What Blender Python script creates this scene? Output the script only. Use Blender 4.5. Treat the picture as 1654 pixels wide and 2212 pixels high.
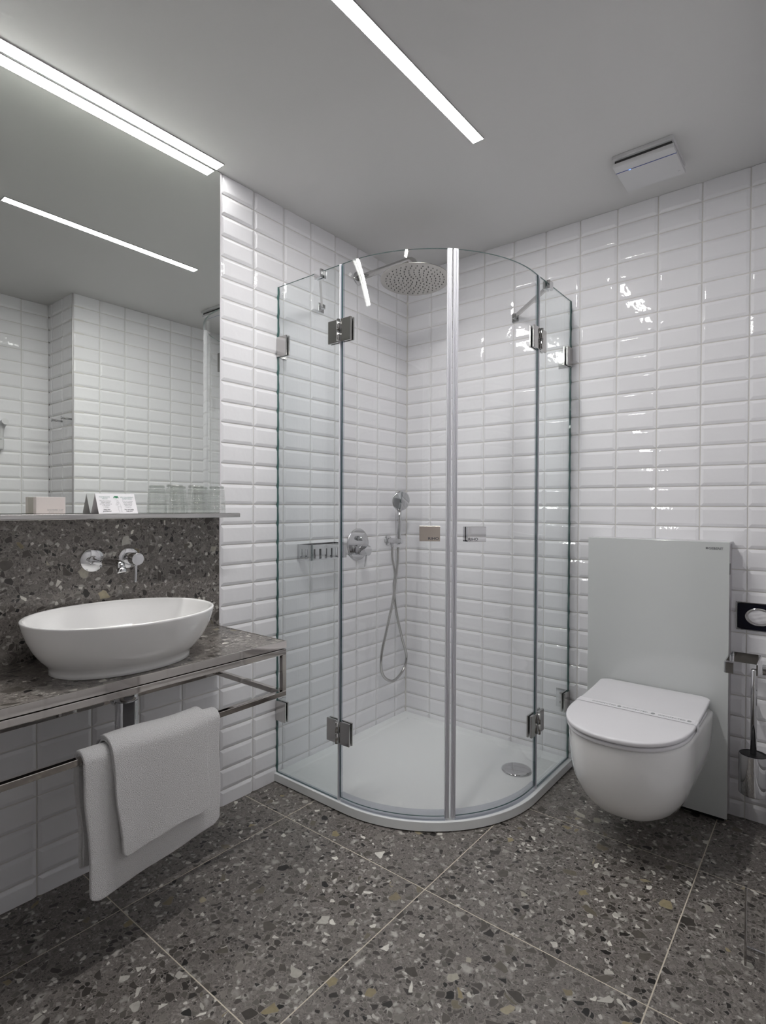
import bpy, bmesh, math, random
from mathutils import Vector, Matrix
random.seed(7)
PI = math.pi
for o in list(bpy.data.objects):
    bpy.data.objects.remove(o)
SC = bpy.context.scene
COL = SC.collection

# ------------------------------------------------------------------ camera
CAM = Vector((1.7571, -2.3797, 1.1159))
F_PX, YAW, PITCH, ROLL = 1207.58, 0.677439, -0.009253, 0.00457
_f = Vector((-math.sin(YAW) * math.cos(PITCH), math.cos(YAW) * math.cos(PITCH), math.sin(PITCH)))
_r = Vector((math.cos(YAW), math.sin(YAW), 0))
_u = _r.cross(_f)
_r2 = math.cos(ROLL) * _r + math.sin(ROLL) * _u
_u2 = -math.sin(ROLL) * _r + math.cos(ROLL) * _u
cd = bpy.data.cameras.new('camera')
cam = bpy.data.objects.new('camera', cd)
COL.objects.link(cam)
M = Matrix.Identity(4)
for i in range(3):
    M[i][0], M[i][1], M[i][2], M[i][3] = _r2[i], _u2[i], -_f[i], CAM[i]
cam.matrix_world = M
cd.sensor_fit = 'HORIZONTAL'
cd.sensor_width = 36.0
cd.lens = F_PX * 36.0 / 1654.0
cd.clip_start = 0.02
SC.camera = cam

# ------------------------------------------------------------------ light levels, world, exposure
STRIP_POWER = 62.0, 135.0    # radiance of the two LED diffusers (by the mirror, in the room)
EXPOSURE = 0.0
w = bpy.data.worlds.new('world')
SC.world = w
w.use_nodes = True
w.node_tree.nodes['Background'].inputs[0].default_value = (0.5, 0.52, 0.55, 1)
w.node_tree.nodes['Background'].inputs[1].default_value = 0.05
SC.view_settings.view_transform = 'Standard'
SC.view_settings.look = 'None'
SC.view_settings.gamma = 1
SC.view_settings.use_curve_mapping = False
SC.view_settings.exposure = EXPOSURE
try:
    SC.cycles.max_bounces = 14
    SC.cycles.diffuse_bounces = 6
    SC.cycles.glossy_bounces = 8
    SC.cycles.transparent_max_bounces = 40
    SC.cycles.transmission_bounces = 8
except Exception:
    pass

ROOM_X, JOG_Y, BACK_X, BACK_Y, CEIL = 1.662, -0.992, 2.0, -2.85, 2.333
TW, TH = 0.152, 0.076       # wall tile pitch
Z0 = 1.1225                 # a tile joint height

# ------------------------------------------------------------------ materials
def new_mat(name):
    m = bpy.data.materials.new(name)
    m.use_nodes = True
    nt = m.node_tree
    return m, nt, nt.nodes['Principled BSDF']

def simple(name, col, rough=0.5, metal=0.0, coat=0.0, spec=0.5, bump=None, emis=None):
    m, nt, b = new_mat(name)
    b.inputs['Base Color'].default_value = (*col, 1)
    b.inputs['Roughness'].default_value = rough
    b.inputs['Metallic'].default_value = metal
    b.inputs['Coat Weight'].default_value = coat
    b.inputs['Coat Roughness'].default_value = 0.03
    b.inputs['Specular IOR Level'].default_value = spec
    if bump:
        sc, st, dist = bump
        tc = nt.nodes.new('ShaderNodeTexCoord')
        n = nt.nodes.new('ShaderNodeTexNoise')
        n.inputs['Scale'].default_value = sc
        n.inputs['Detail'].default_value = 3
        bp = nt.nodes.new('ShaderNodeBump')
        bp.inputs['Strength'].default_value = st
        bp.inputs['Distance'].default_value = dist
        nt.links.new(tc.outputs['Object'], n.inputs['Vector'])
        nt.links.new(n.outputs['Fac'], bp.inputs['Height'])
        nt.links.new(bp.outputs['Normal'], b.inputs['Normal'])
    if emis:
        b.inputs['Emission Color'].default_value = (*emis[0], 1)
        b.inputs['Emission Strength'].default_value = emis[1]
    return m

def glass_sheet(name, tint, ior=1.5):
    """one face of a pane: fresnel mix of clear transmission and mirror reflection"""
    m = bpy.data.materials.new(name)
    m.use_nodes = True
    nt = m.node_tree
    nt.nodes.clear()
    out = nt.nodes.new('ShaderNodeOutputMaterial')
    mix = nt.nodes.new('ShaderNodeMixShader')
    tr = nt.nodes.new('ShaderNodeBsdfTransparent')
    tr.inputs[0].default_value = (*tint, 1)
    gl = nt.nodes.new('ShaderNodeBsdfGlossy')
    gl.inputs['Roughness'].default_value = 0.0
    gl.inputs['Color'].default_value = (1, 1, 1, 1)
    geo = nt.nodes.new('ShaderNodeNewGeometry')
    dot = nt.nodes.new('ShaderNodeVectorMath'); dot.operation = 'DOT_PRODUCT'
    ab = nt.nodes.new('ShaderNodeMath'); ab.operation = 'ABSOLUTE'
    one = nt.nodes.new('ShaderNodeMath'); one.operation = 'SUBTRACT'; one.inputs[0].default_value = 1.0
    pw = nt.nodes.new('ShaderNodeMath'); pw.operation = 'POWER'; pw.inputs[1].default_value = 5.0
    f0 = ((ior - 1) / (ior + 1)) ** 2
    ma = nt.nodes.new('ShaderNodeMath'); ma.operation = 'MULTIPLY_ADD'
    ma.inputs[1].default_value = 1 - f0
    ma.inputs[2].default_value = f0
    L = nt.links.new
    L(geo.outputs['Normal'], dot.inputs[0]); L(geo.outputs['Incoming'], dot.inputs[1])
    L(dot.outputs['Value'], ab.inputs[0]); L(ab.outputs[0], one.inputs[1]); L(one.outputs[0], pw.inputs[0])
    L(pw.outputs[0], ma.inputs[0]); L(ma.outputs[0], mix.inputs[0])
    L(tr.outputs[0], mix.inputs[1]); L(gl.outputs[0], mix.inputs[2]); L(mix.outputs[0], out.inputs[0])
    return m

def terrazzo(name, rough=0.3, scale=1.0, bright=1.0, use_attr=False):
    m, nt, b = new_mat(name)
    L = nt.links.new
    N = nt.nodes.new
    tc = N('ShaderNodeTexCoord')
    vec = tc.outputs['Object']
    if use_attr:
        at = N('ShaderNodeAttribute'); at.attribute_name = 'slab_offset'
        ad = N('ShaderNodeVectorMath'); ad.operation = 'ADD'
        L(vec, ad.inputs[0]); L(at.outputs['Vector'], ad.inputs[1]); vec = ad.outputs[0]
    # warp so the chips are irregular
    nz = N('ShaderNodeTexNoise'); nz.inputs['Scale'].default_value = 22 * scale; nz.inputs['Detail'].default_value = 2
    L(vec, nz.inputs['Vector'])
    sb = N('ShaderNodeVectorMath'); sb.operation = 'SUBTRACT'; sb.inputs[1].default_value = (0.5, 0.5, 0.5)
    L(nz.outputs['Color'], sb.inputs[0])
    ms = N('ShaderNodeVectorMath'); ms.operation = 'SCALE'; ms.inputs['Scale'].default_value = 0.022
    L(sb.outputs[0], ms.inputs[0])
    ad2 = N('ShaderNodeVectorMath'); ad2.operation = 'ADD'
    L(vec, ad2.inputs[0]); L(ms.outputs[0], ad2.inputs[1])
    wv = ad2.outputs[0]
    # cement matrix: fine crushed grain
    def ramp(sock, stops):
        r = N('ShaderNodeValToRGB')
        el = r.color_ramp.elements
        el[0].position, el[0].color = stops[0][0], (*[c * bright for c in stops[0][1]], 1)
        el[1].position, el[1].color = stops[1][0], (*[c * bright for c in stops[1][1]], 1)
        for p, c in stops[2:]:
            e = el.new(p); e.color = (*[k * bright for k in c], 1)
        r.color_ramp.interpolation = 'LINEAR'
        L(sock, r.inputs[0])
        return r.outputs[0]
    g1 = N('ShaderNodeTexNoise'); g1.inputs['Scale'].default_value = 260 * scale; g1.inputs['Detail'].default_value = 6
    g1.inputs['Roughness'].default_value = 0.7
    L(wv, g1.inputs['Vector'])
    base = ramp(g1.outputs['Fac'], [(0.32, (0.075, 0.066, 0.061)), (0.68, (0.235, 0.212, 0.197))])
    cur = base
    def layer(cur, sc, prob, edge, stops, seed, soft=0.02, rim=0.025):
        v = N('ShaderNodeTexVoronoi'); v.feature = 'F1'; v.inputs['Scale'].default_value = sc * scale
        v.inputs['Randomness'].default_value = 1.0
        o = N('ShaderNodeVectorMath'); o.operation = 'ADD'; o.inputs[1].default_value = (seed, seed * 1.7, seed * 0.3)
        L(wv, o.inputs[0]); L(o.outputs[0], v.inputs['Vector'])
        d = N('ShaderNodeTexVoronoi'); d.feature = 'DISTANCE_TO_EDGE'; d.inputs['Scale'].default_value = sc * scale
        d.inputs['Randomness'].default_value = 1.0
        L(o.outputs[0], d.inputs['Vector'])
        sp = N('ShaderNodeSeparateColor'); L(v.outputs['Color'], sp.inputs[0])
        lt = N('ShaderNodeMath'); lt.operation = 'LESS_THAN'; lt.inputs[1].default_value = prob
        L(sp.outputs[0], lt.inputs[0])
        # cells vary in how far they are eaten away from their edge -> varied chip size
        ed = N('ShaderNodeMath'); ed.operation = 'MULTIPLY_ADD'; ed.inputs[1].default_value = edge * 2.2; ed.inputs[2].default_value = edge * 0.4
        L(sp.outputs[2], ed.inputs[0])
        df = N('ShaderNodeMath'); df.operation = 'SUBTRACT'; L(d.outputs['Distance'], df.inputs[0]); L(ed.outputs[0], df.inputs[1])
        mr = N('ShaderNodeMapRange'); mr.inputs[1].default_value = 0.0; mr.inputs[2].default_value = soft
        L(df.outputs[0], mr.inputs[0])
        mu = N('ShaderNodeMath'); mu.operation = 'MULTIPLY'; L(lt.outputs[0], mu.inputs[0]); L(mr.outputs[0], mu.inputs[1])
        c = ramp(sp.outputs[1], stops)
        # slight veining in each chip
        hn = N('ShaderNodeTexNoise'); hn.inputs['Scale'].default_value = 90 * scale; hn.inputs['Detail'].default_value = 4
        L(vec, hn.inputs['Vector'])
        hv = N('ShaderNodeMapRange'); hv.inputs[3].default_value = 0.72; hv.inputs[4].default_value = 1.28; L(hn.outputs['Fac'], hv.inputs[0])
        cm = N('ShaderNodeVectorMath'); cm.operation = 'SCALE'; L(c, cm.inputs[0]); L(hv.outputs[0], cm.inputs['Scale'])
        mx = N('ShaderNodeMix'); mx.data_type = 'RGBA'
        L(mu.outputs[0], mx.inputs[0]); L(cur, mx.inputs[6]); L(cm.outputs[0], mx.inputs[7])
        # pale rim where the binder meets the chip
        rm = N('ShaderNodeMath'); rm.operation = 'ABSOLUTE'; L(df.outputs[0], rm.inputs[0])
        r2 = N('ShaderNodeMapRange'); r2.inputs[1].default_value = 0.0; r2.inputs[2].default_value = rim; r2.inputs[3].default_value = 0.6; r2.inputs[4].default_value = 0.0
        L(rm.outputs[0], r2.inputs[0])
        r3 = N('ShaderNodeMath'); r3.operation = 'MULTIPLY'; L(r2.outputs[0], r3.inputs[0]); L(lt.outputs[0], r3.inputs[1])
        m2 = N('ShaderNodeMix'); m2.data_type = 'RGBA'; m2.inputs[7].default_value = (0.30, 0.28, 0.255, 1)
        L(r3.outputs[0], m2.inputs[0]); L(mx.outputs[2], m2.inputs[6])
        return m2.outputs[2]
    fine = [(0.0, (0.05, 0.045, 0.041)), (0.3, (0.10, 0.090, 0.082)), (0.6, (0.16, 0.145, 0.133)), (0.85, (0.24, 0.222, 0.205)), (1.0, (0.36, 0.34, 0.315))]
    cur = layer(cur, 170, 0.55, 0.05, fine, 3.1, 0.12)
    def web(cur, sc, wd, seed, colr, amt):
        d = N('ShaderNodeTexVoronoi'); d.feature = 'DISTANCE_TO_EDGE'; d.inputs['Scale'].default_value = sc * scale
        o = N('ShaderNodeVectorMath'); o.operation = 'ADD'; o.inputs[1].default_value = (seed, seed * 1.7, seed * 0.3)
        L(wv, o.inputs[0]); L(o.outputs[0], d.inputs['Vector'])
        mr = N('ShaderNodeMapRange'); mr.inputs[1].default_value = 0.0; mr.inputs[2].default_value = wd; mr.inputs[3].default_value = amt; mr.inputs[4].default_value = 0.0
        L(d.outputs['Distance'], mr.inputs[0])
        mx = N('ShaderNodeMix'); mx.data_type = 'RGBA'; mx.inputs[7].default_value = (*colr, 1)
        L(mr.outputs[0], mx.inputs[0]); L(cur, mx.inputs[6])
        return mx.outputs[2]
    cur = web(cur, 150, 0.05, 7.7, (0.30, 0.275, 0.255), 0.55)
    whites = [(0.0, (0.24, 0.225, 0.205)), (0.6, (0.34, 0.325, 0.30)), (1.0, (0.58, 0.56, 0.52))]
    cur = layer(cur, 62, 0.20, 0.02, whites, 57.3, 0.30, 0.0001)
    cur = layer(cur, 34, 0.12, 0.05, whites, 71.9, 0.35, 0.0001)
    mid = [(0.0, (0.012, 0.012, 0.012)), (0.13, (0.05, 0.045, 0.04)), (0.40, (0.10, 0.090, 0.081)), (0.66, (0.15, 0.137, 0.124)), (0.88, (0.24, 0.225, 0.205)), (1.0, (0.62, 0.60, 0.56))]
    cur = layer(cur, 100, 0.40, 0.06, mid, 11.7, 0.04, 0.04)
    cur = layer(cur, 54, 0.36, 0.09, [(0.0, (0.010, 0.010, 0.010)), (0.20, (0.045, 0.040, 0.036)), (0.45, (0.085, 0.076, 0.068)), (0.72, (0.13, 0.119, 0.107)), (0.86, (0.22, 0.205, 0.185)), (1.0, (0.72, 0.70, 0.64))], 23.9, 0.03, 0.03)
    cur = layer(cur, 31, 0.22, 0.12, [(0.0, (0.014, 0.014, 0.014)), (0.12, (0.065, 0.058, 0.050)), (0.60, (0.105, 0.094, 0.082)), (0.76, (0.15, 0.132, 0.10)), (0.84, (0.30, 0.25, 0.14)), (0.92, (0.40, 0.385, 0.35)), (1.0, (0.76, 0.74, 0.68))], 41.3, 0.025, 0.02)
    L(cur, b.inputs['Base Color'])
    b.inputs['Roughness'].default_value = rough
    b.inputs['Specular IOR Level'].default_value = 0.5
    return m

TILE = simple('tile_glaze', (0.885, 0.88, 0.905), 0.035, spec=0.7, bump=(14.0, 0.13, 0.012))
GROUT = simple('grout', (0.70, 0.685, 0.66), 0.85)
FGROUT = simple('floor_grout', (0.60, 0.55, 0.46), 0.8)
PAINT = simple('ceiling_paint', (0.66, 0.655, 0.65), 0.75)
DOOR_DARK = simple('doorway_dark', (0.10, 0.09, 0.085), 0.4)  # dark tone stands for the unlit doorway seen in chrome reflections
TERR_F = terrazzo('terrazzo_floor', 0.33, 1.0, 1.0, True)
TERR_W = terrazzo('terrazzo_wall', 0.30, 1.0, 1.0)
CERAMIC = simple('ceramic', (0.93, 0.925, 0.92), 0.05, coat=0.5)
LIDP = simple('lid_plastic', (0.80, 0.79, 0.82), 0.16)
ACRYL = simple('tray_acrylic', (0.90, 0.92, 0.92), 0.38, bump=(900, 0.05, 0.0005))
ACRYL_R = simple('tray_rim', (0.80, 0.79, 0.81), 0.3)
CHROME = simple('chrome', (0.64, 0.64, 0.65), 0.04, 1.0)
CHROME_D = simple('chrome_satin', (0.54, 0.53, 0.52), 0.13, 1.0)
STEEL = simple('polished_steel', (0.58, 0.55, 0.525), 0.05, 1.0)
BRUSHED = simple('brushed_beige_reflection', (0.74, 0.66, 0.59), 0.28, 1.0)  # beige reflection on the left handle is put into the metal colour
MIRROR = simple('mirror_silver', (0.80, 0.825, 0.795), 0.0, 1.0)
MIRROR_E = simple('mirror_edge', (0.18, 0.24, 0.22), 0.2)
TRIMW = simple('white_trim', (0.82, 0.80, 0.83), 0.25)
BLACK = simple('black', (0.008, 0.008, 0.009), 0.35)
BLACKG = simple('black_gloss', (0.01, 0.011, 0.02), 0.05)
DARK = simple('dark_recess', (0.05, 0.05, 0.05), 0.7)
RUBBER = simple('grey_nozzle', (0.10, 0.10, 0.10), 0.6)
PLASTIC = simple('white_plastic', (0.64, 0.64, 0.65), 0.4)
SEAL = simple('seal_profile', (0.74, 0.74, 0.78), 0.2)
PANELG = simple('cistern_glass', (0.62, 0.64, 0.635), 0.10, coat=0.3)
ALU = simple('aluminium', (0.55, 0.53, 0.54), 0.35, 0.8)
PAPER = simple('paper', (0.80, 0.79, 0.82), 0.7)
BOXP = simple('box_card', (0.78, 0.72, 0.70), 0.6)
BAND = simple('band_paper', (0.82, 0.81, 0.84), 0.45)
INK = simple('ink_grey', (0.12, 0.12, 0.13), 0.6)
INKL = simple('ink_light', (0.36, 0.37, 0.38), 0.6)
INKG = simple('ink_green', (0.01, 0.16, 0.07), 0.6)
INKT = simple('ink_teal', (0.30, 0.42, 0.40), 0.6)
BLUE = simple('blue_line', (0.02, 0.06, 0.30), 0.3)
BLUEL = simple('blue_led', (0.1, 0.2, 0.9), 0.3, emis=((0.12, 0.30, 1.0), 3.0))
LEDS = [simple('led_diffuser', (0.9, 0.9, 0.9), 0.5, emis=((1.0, 0.985, 0.965), p_)) for p_ in STRIP_POWER]
GLASS_F = glass_sheet('pane_glass_fixed', (0.968, 0.985, 0.984))
GLASS_D = glass_sheet('pane_glass_door', (0.996, 0.998, 0.998))
GLASS_E = simple('glass_edge', (0.06, 0.14, 0.13), 0.12)
GLASS_T = glass_sheet('tumbler_glass', (0.982, 0.985, 0.981), 1.6)
GLASS_TR = glass_sheet('tumbler_rib', (0.80, 0.815, 0.80), 1.75)
CLEAR = glass_sheet('clear_acrylic', (0.97, 0.97, 0.97), 1.45)
CLEARS = glass_sheet('clear_seal', (0.86, 0.87, 0.90), 1.5)

def towel_mat():
    m, nt, b = new_mat('terry_towel')
    b.inputs['Base Color'].default_value = (0.92, 0.91, 0.92, 1)
    b.inputs['Roughness'].default_value = 0.95
    b.inputs['Sheen Weight'].default_value = 0.4
    b.inputs['Specular IOR Level'].default_value = 0.1
    L = nt.links.new; N = nt.nodes.new
    tc = N('ShaderNodeTexCoord')
    v = N('ShaderNodeTexNoise'); v.inputs['Scale'].default_value = 700; v.inputs['Detail'].default_value = 3
    v2 = N('ShaderNodeTexVoronoi'); v2.inputs['Scale'].default_value = 620
    L(tc.outputs['Object'], v.inputs['Vector']); L(tc.outputs['Object'], v2.inputs['Vector'])
    ad = N('ShaderNodeMath'); ad.operation = 'SUBTRACT'; L(v.outputs['Fac'], ad.inputs[0]); L(v2.outputs['Distance'], ad.inputs[1])
    bp = N('ShaderNodeBump'); bp.inputs['Strength'].default_value = 0.8; bp.inputs['Distance'].default_value = 0.003
    L(ad.outputs[0], bp.inputs['Height']); L(bp.outputs['Normal'], b.inputs['Normal'])
    return m
TOWEL = towel_mat()

# ------------------------------------------------------------------ helpers
def link(name, me, mat=None, parent=None, smooth=False):
    o = bpy.data.objects.new(name, me)
    COL.objects.link(o)
    if mat is not None:
        for mm in (mat if isinstance(mat, (list, tuple)) else [mat]):
            me.materials.append(mm)
    if parent is not None:
        o.parent = parent
    if smooth:
        for p in me.polygons:
            p.use_smooth = True
    return o

def from_bm(name, bm, mat, parent=None, smooth=False, loc=None):
    bmesh.ops.recalc_face_normals(bm, faces=bm.faces)
    me = bpy.data.meshes.new(name)
    bm.to_mesh(me)
    bm.free()
    o = link(name, me, mat, parent, smooth)
    if loc is not None:
        o.location = loc
    return o

def thing(name, label, cat, loc=(0, 0, 0), group=None):
    o = bpy.data.objects.new(name, None)
    o.empty_display_size = 0.05
    COL.objects.link(o)
    o.location = loc
    return tag(o, label, cat, group)

def tag(o, label, cat, group=None):
    o['label'] = label
    o['category'] = cat
    o['kind'] = 'thing'
    if group:
        o['group'] = group
    return o

def struct(o):
    o['kind'] = 'structure'
    return o

def box(bm, x0, x1, y0, y1, z0, z1, bev=0.0, seg=2, mi=0, M=None):
    b2 = bmesh.new()
    bmesh.ops.create_cube(b2, size=1)
    sx, sy, sz = abs(x1 - x0), abs(y1 - y0), abs(z1 - z0)
    bmesh.ops.scale(b2, vec=(sx, sy, sz), verts=b2.verts)
    if bev > 0:
        bmesh.ops.bevel(b2, geom=b2.edges[:], offset=min(bev, 0.45 * min(sx, sy, sz)), segments=seg, affect='EDGES', profile=0.5)
    bmesh.ops.translate(b2, vec=((x0 + x1) / 2, (y0 + y1) / 2, (z0 + z1) / 2), verts=b2.verts)
    if M is not None:
        bmesh.ops.transform(b2, matrix=M, verts=b2.verts)
    merge(bm, b2, mi)

def merge(bm, b2, mi=0, smooth=None):
    vm = {}
    for v in b2.verts:
        vm[v] = bm.verts.new(v.co)
    for f in b2.faces:
        try:
            nf = bm.faces.new([vm[v] for v in f.verts])
            nf.material_index = mi if mi is not None else f.material_index
            nf.smooth = f.smooth
        except ValueError:
            pass
    b2.free()

def frame(axis):
    a = Vector(axis).normalized()
    t = Vector((0, 0, 1)) if abs(a.z) < 0.9 else Vector((1, 0, 0))
    u = a.cross(t).normalized()
    v = a.cross(u)
    return a, u, v

def lathe(bm, origin, axis, prof, seg=40, mi=0, caps=True, sx=1.0, sy=1.0):
    """prof: (radius, height along axis); separate rings give crisp edges where a point is doubled"""
    a, u, v = frame(axis)
    o = Vector(origin)
    rings = []
    for r, h in prof:
        rings.append([bm.verts.new(o + a * h + u * (r * sx * math.cos(2 * PI * i / seg)) + v * (r * sy * math.sin(2 * PI * i / seg))) for i in range(seg)])
    for k in range(len(rings) - 1):
        if prof[k] == prof[k + 1]:
            continue
        for i in range(seg):
            j = (i + 1) % seg
            f = bm.faces.new((rings[k][i], rings[k][j], rings[k + 1][j], rings[k + 1][i]))
            f.material_index = mi
            f.smooth = True
    if caps:
        f = bm.faces.new(rings[0][::-1]); f.material_index = mi
        f = bm.faces.new(rings[-1]); f.material_index = mi

def cyl(bm, p0, p1, r, seg=28, mi=0, bev=0.0):
    p0, p1 = Vector(p0), Vector(p1)
    h = (p1 - p0).length
    if bev > 0:
        pr = [(r - bev, 0), (r - bev * 0.3, bev * 0.3), (r, bev), (r, bev), (r, h - bev), (r, h - bev), (r - bev * 0.3, h - bev * 0.3), (r - bev, h)]
    else:
        pr = [(r, 0), (r, h)]
    lathe(bm, p0, p1 - p0, pr, seg, mi)

def tube(bm, pts, r, seg=12, mi=0, caps=True, radii=None):
    pts = [Vector(p) for p in pts]
    n = len(pts)
    t0 = (pts[1] - pts[0]).normalized()
    a, u, v = frame(t0)
    rings = []
    for i, p in enumerate(pts):
        t = (pts[min(i + 1, n - 1)] - pts[max(i - 1, 0)]).normalized()
        u = (u - t * u.dot(t)).normalized()
        v = t.cross(u)
        rr = radii[i] if radii else r
        rings.append([bm.verts.new(p + u * rr * math.cos(2 * PI * k / seg) + v * rr * math.sin(2 * PI * k / seg)) for k in range(seg)])
    for i in range(n - 1):
        for k in range(seg):
            j = (k + 1) % seg
            f = bm.faces.new((rings[i][k], rings[i][j], rings[i + 1][j], rings[i + 1][k]))
            f.smooth = True
            f.material_index = mi
    if caps:
        f = bm.faces.new(rings[0][::-1]); f.material_index = mi
        f = bm.faces.new(rings[-1]); f.material_index = mi

def bez(pts, n=16):
    """Catmull-Rom through pts"""
    P = [Vector(p) for p in pts]
    P = [P[0] * 2 - P[1]] + P + [P[-1] * 2 - P[-2]]
    out = []
    for i in range(1, len(P) - 2):
        for k in range(n):
            t = k / n
            a, b, c, d = P[i - 1], P[i], P[i + 1], P[i + 2]
            out.append(0.5 * ((2 * b) + (c - a) * t + (2 * a - 5 * b + 4 * c - d) * t * t + (3 * b - a - 3 * c + d) * t ** 3))
    out.append(P[-2])
    return out

def prism(bm, pts, d, mi=0):
    """polygon pts (list of Vector) extruded by vector d"""
    d = Vector(d)
    a = [bm.verts.new(Vector(p)) for p in pts]
    b = [bm.verts.new(Vector(p) + d) for p in pts]
    n = len(pts)
    bm.faces.new(a[::-1]).material_index = mi
    bm.faces.new(b).material_index = mi
    for i in range(n):
        bm.faces.new((a[i], a[(i + 1) % n], b[(i + 1) % n], b[i])).material_index = mi

def basis(o, x, y):
    x = Vector(x).normalized(); y = Vector(y).normalized(); z = x.cross(y)
    Mx = Matrix.Identity(4)
    for i in range(3):
        Mx[i][0], Mx[i][1], Mx[i][2], Mx[i][3] = x[i], y[i], z[i], o[i]
    return Mx

def text(name, body, size, o, x, y, mat, parent=None, align='LEFT', ext=0.00015, xs=1.0, offset=0.0, shear=0.0):
    c = bpy.data.curves.new(name, 'FONT')
    c.body = body
    c.size = size
    c.align_x = align
    c.extrude = ext
    c.offset = offset
    c.resolution_u = 3
    c.shear = shear
    t = bpy.data.objects.new('tmp_text', c)
    COL.objects.link(t)
    me = bpy.data.meshes.new_from_object(t)
    bpy.data.objects.remove(t)
    me.name = name
    me.transform(Matrix.Diagonal((xs, 1, 1, 1)))
    me.transform(basis(Vector(o), x, y))
    me.materials.clear()
    ob = link(name, me, mat, parent)
    return ob

# ------------------------------------------------------------------ tiled walls
RINGS = [(0.0006, -0.0035), (0.0014, -0.0012), (0.0026, -0.0004), (0.0100, 0.0024), (0.0113, 0.0028), (0.0128, 0.0030)]

def tiled_wall(name, o, ud, nd, U, uoff, z0, z1, cuts=()):
    """wall plane through o, u along ud (0..U), up z, facing nd; joints at uoff + k*TW and Z0 + j*TH"""
    o = Vector(o); ud = Vector(ud); nd = Vector(nd)
    bm = bmesh.new()
    def P(u, z, h):
        return o + ud * u + Vector((0, 0, z)) + nd * h
    q = [bm.verts.new(P(a, b, -0.0032)) for a, b in ((0, z0), (U, z0), (U, z1), (0, z1))]
    bm.faces.new(q).material_index = 1
    qb = [bm.verts.new(P(a, b, -0.06)) for a, b in ((0, z0), (U, z0), (U, z1), (0, z1))]
    bm.faces.new(qb[::-1]).material_index = 1
    for i in range(4):
        bm.faces.new((q[i], q[(i + 1) % 4], qb[(i + 1) % 4], qb[i])).material_index = 1
    us = [0.0] + [uoff + k * TW for k in range(-30, 60) if 0.004 < uoff + k * TW < U - 0.004] + [U]
    zs = [z0] + [Z0 + j * TH for j in range(-40, 60) if z0 + 0.004 < Z0 + j * TH < z1 - 0.004] + [z1]
    G = 0.0009
    for a in range(len(us) - 1):
        for b in range(len(zs) - 1):
            ua, ub, za, zb = us[a], us[a + 1], zs[b], zs[b + 1]
            if any(ua >= c[0] and ub <= c[1] and za >= c[2] and zb <= c[3] for c in cuts):
                continue
            full = ub - ua > TW * 0.97
            fullz = zb - za > TH * 0.97
            fl = 1 if (full or a > 0) else 0     # uncut sides keep their bevel
            fr = 1 if (full or a < len(us) - 2) else 0
            fb = 1 if (fullz or b > 0) else 0
            ft = 1 if (fullz or b < len(zs) - 2) else 0
            tu, tz = random.gauss(0, 0.0009), random.gauss(0, 0.0016)
            rings = []
            for ins, h in RINGS:
                iu = min(ins, (ub - ua) * 0.42); iz = min(ins, (zb - za) * 0.42)
                x0_, x1_ = ua + G + iu * fl, ub - G - iu * fr
                y0_, y1_ = za + G + iz * fb, zb - G - iz * ft
                ring = []
                for (uu, zz) in ((x0_, y0_), (x1_, y0_), (x1_, y1_), (x0_, y1_)):
                    hh = h + (tu * (uu - (ua + ub) / 2) + tz * (zz - (za + zb) / 2))
                    ring.append(bm.verts.new(P(uu, zz, hh)))
                rings.append(ring)
            bm.faces.new(rings[-1]).material_index = 0
            for k in range(len(rings) - 1):
                for i in range(4):
                    j = (i + 1) % 4
                    bm.faces.new((rings[k][i], rings[k][j], rings[k + 1][j], rings[k + 1][i])).material_index = 0
    me = bpy.data.meshes.new(name)
    bm.normal_update()
    # faces must look out along nd
    for f in bm.faces:
        if f.material_index == 0 and f.normal.dot(nd) < -0.01:
            f.normal_flip()
    bm.to_mesh(me); bm.free()
    return struct(link(name, me, [TILE, GROUT]))

tiled_wall('wall_left', (0, 0, 0), (0, -1, 0), (1, 0, 0), -BACK_Y, 0.0882, 0, CEIL,
           cuts=[(1.155, 2.80, 0.62, CEIL)])
tiled_wall('wall_far', (0, 0, 0), (1, 0, 0), (0, -1, 0), ROOM_X, 0.1511, 0, CEIL)
tiled_wall('wall_right', (ROOM_X, 0, 0), (0, -1, 0), (-1, 0, 0), -JOG_Y, -JOG_Y % TW, 0, CEIL)
tiled_wall('wall_right_return', (ROOM_X, JOG_Y, 0), (1, 0, 0), (0, -1, 0), BACK_X - ROOM_X, 0.138, 0, CEIL)
tiled_wall('wall_right_rear', (BACK_X, JOG_Y, 0), (0, -1, 0), (-1, 0, 0), JOG_Y - BACK_Y, 0.150, 0, CEIL)
tiled_wall('wall_back', (0, BACK_Y, 0), (1, 0, 0), (0, 1, 0), BACK_X, 0.1, 0, CEIL)
bm = bmesh.new(); box(bm, -0.07, BACK_X + 0.07, BACK_Y - 0.07, 0.07, CEIL, CEIL + 0.08)
ceiling = from_bm('ceiling', bm, PAINT); struct(ceiling)
# unseen door and frame behind the camera, darkened to stand for an unlit doorway
bm = bmesh.new(); box(bm, 0.92, 1.90, BACK_Y + 0.006, BACK_Y + 0.03, 0.004, 2.09, 0.003)
d = struct(from_bm('door_1', bm, DOOR_DARK))
bm = bmesh.new()
box(bm, 0.86, 0.92, BACK_Y + 0.004, BACK_Y + 0.045, 0.0, 2.15, 0.003); box(bm, 1.90, 1.96, BACK_Y + 0.004, BACK_Y + 0.045, 0.0, 2.10, 0.003)
box(bm, 0.86, 1.96, BACK_Y + 0.004, BACK_Y + 0.045, 2.09, 2.15, 0.003)
from_bm('door_frame', bm, DOOR_DARK, d)
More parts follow.
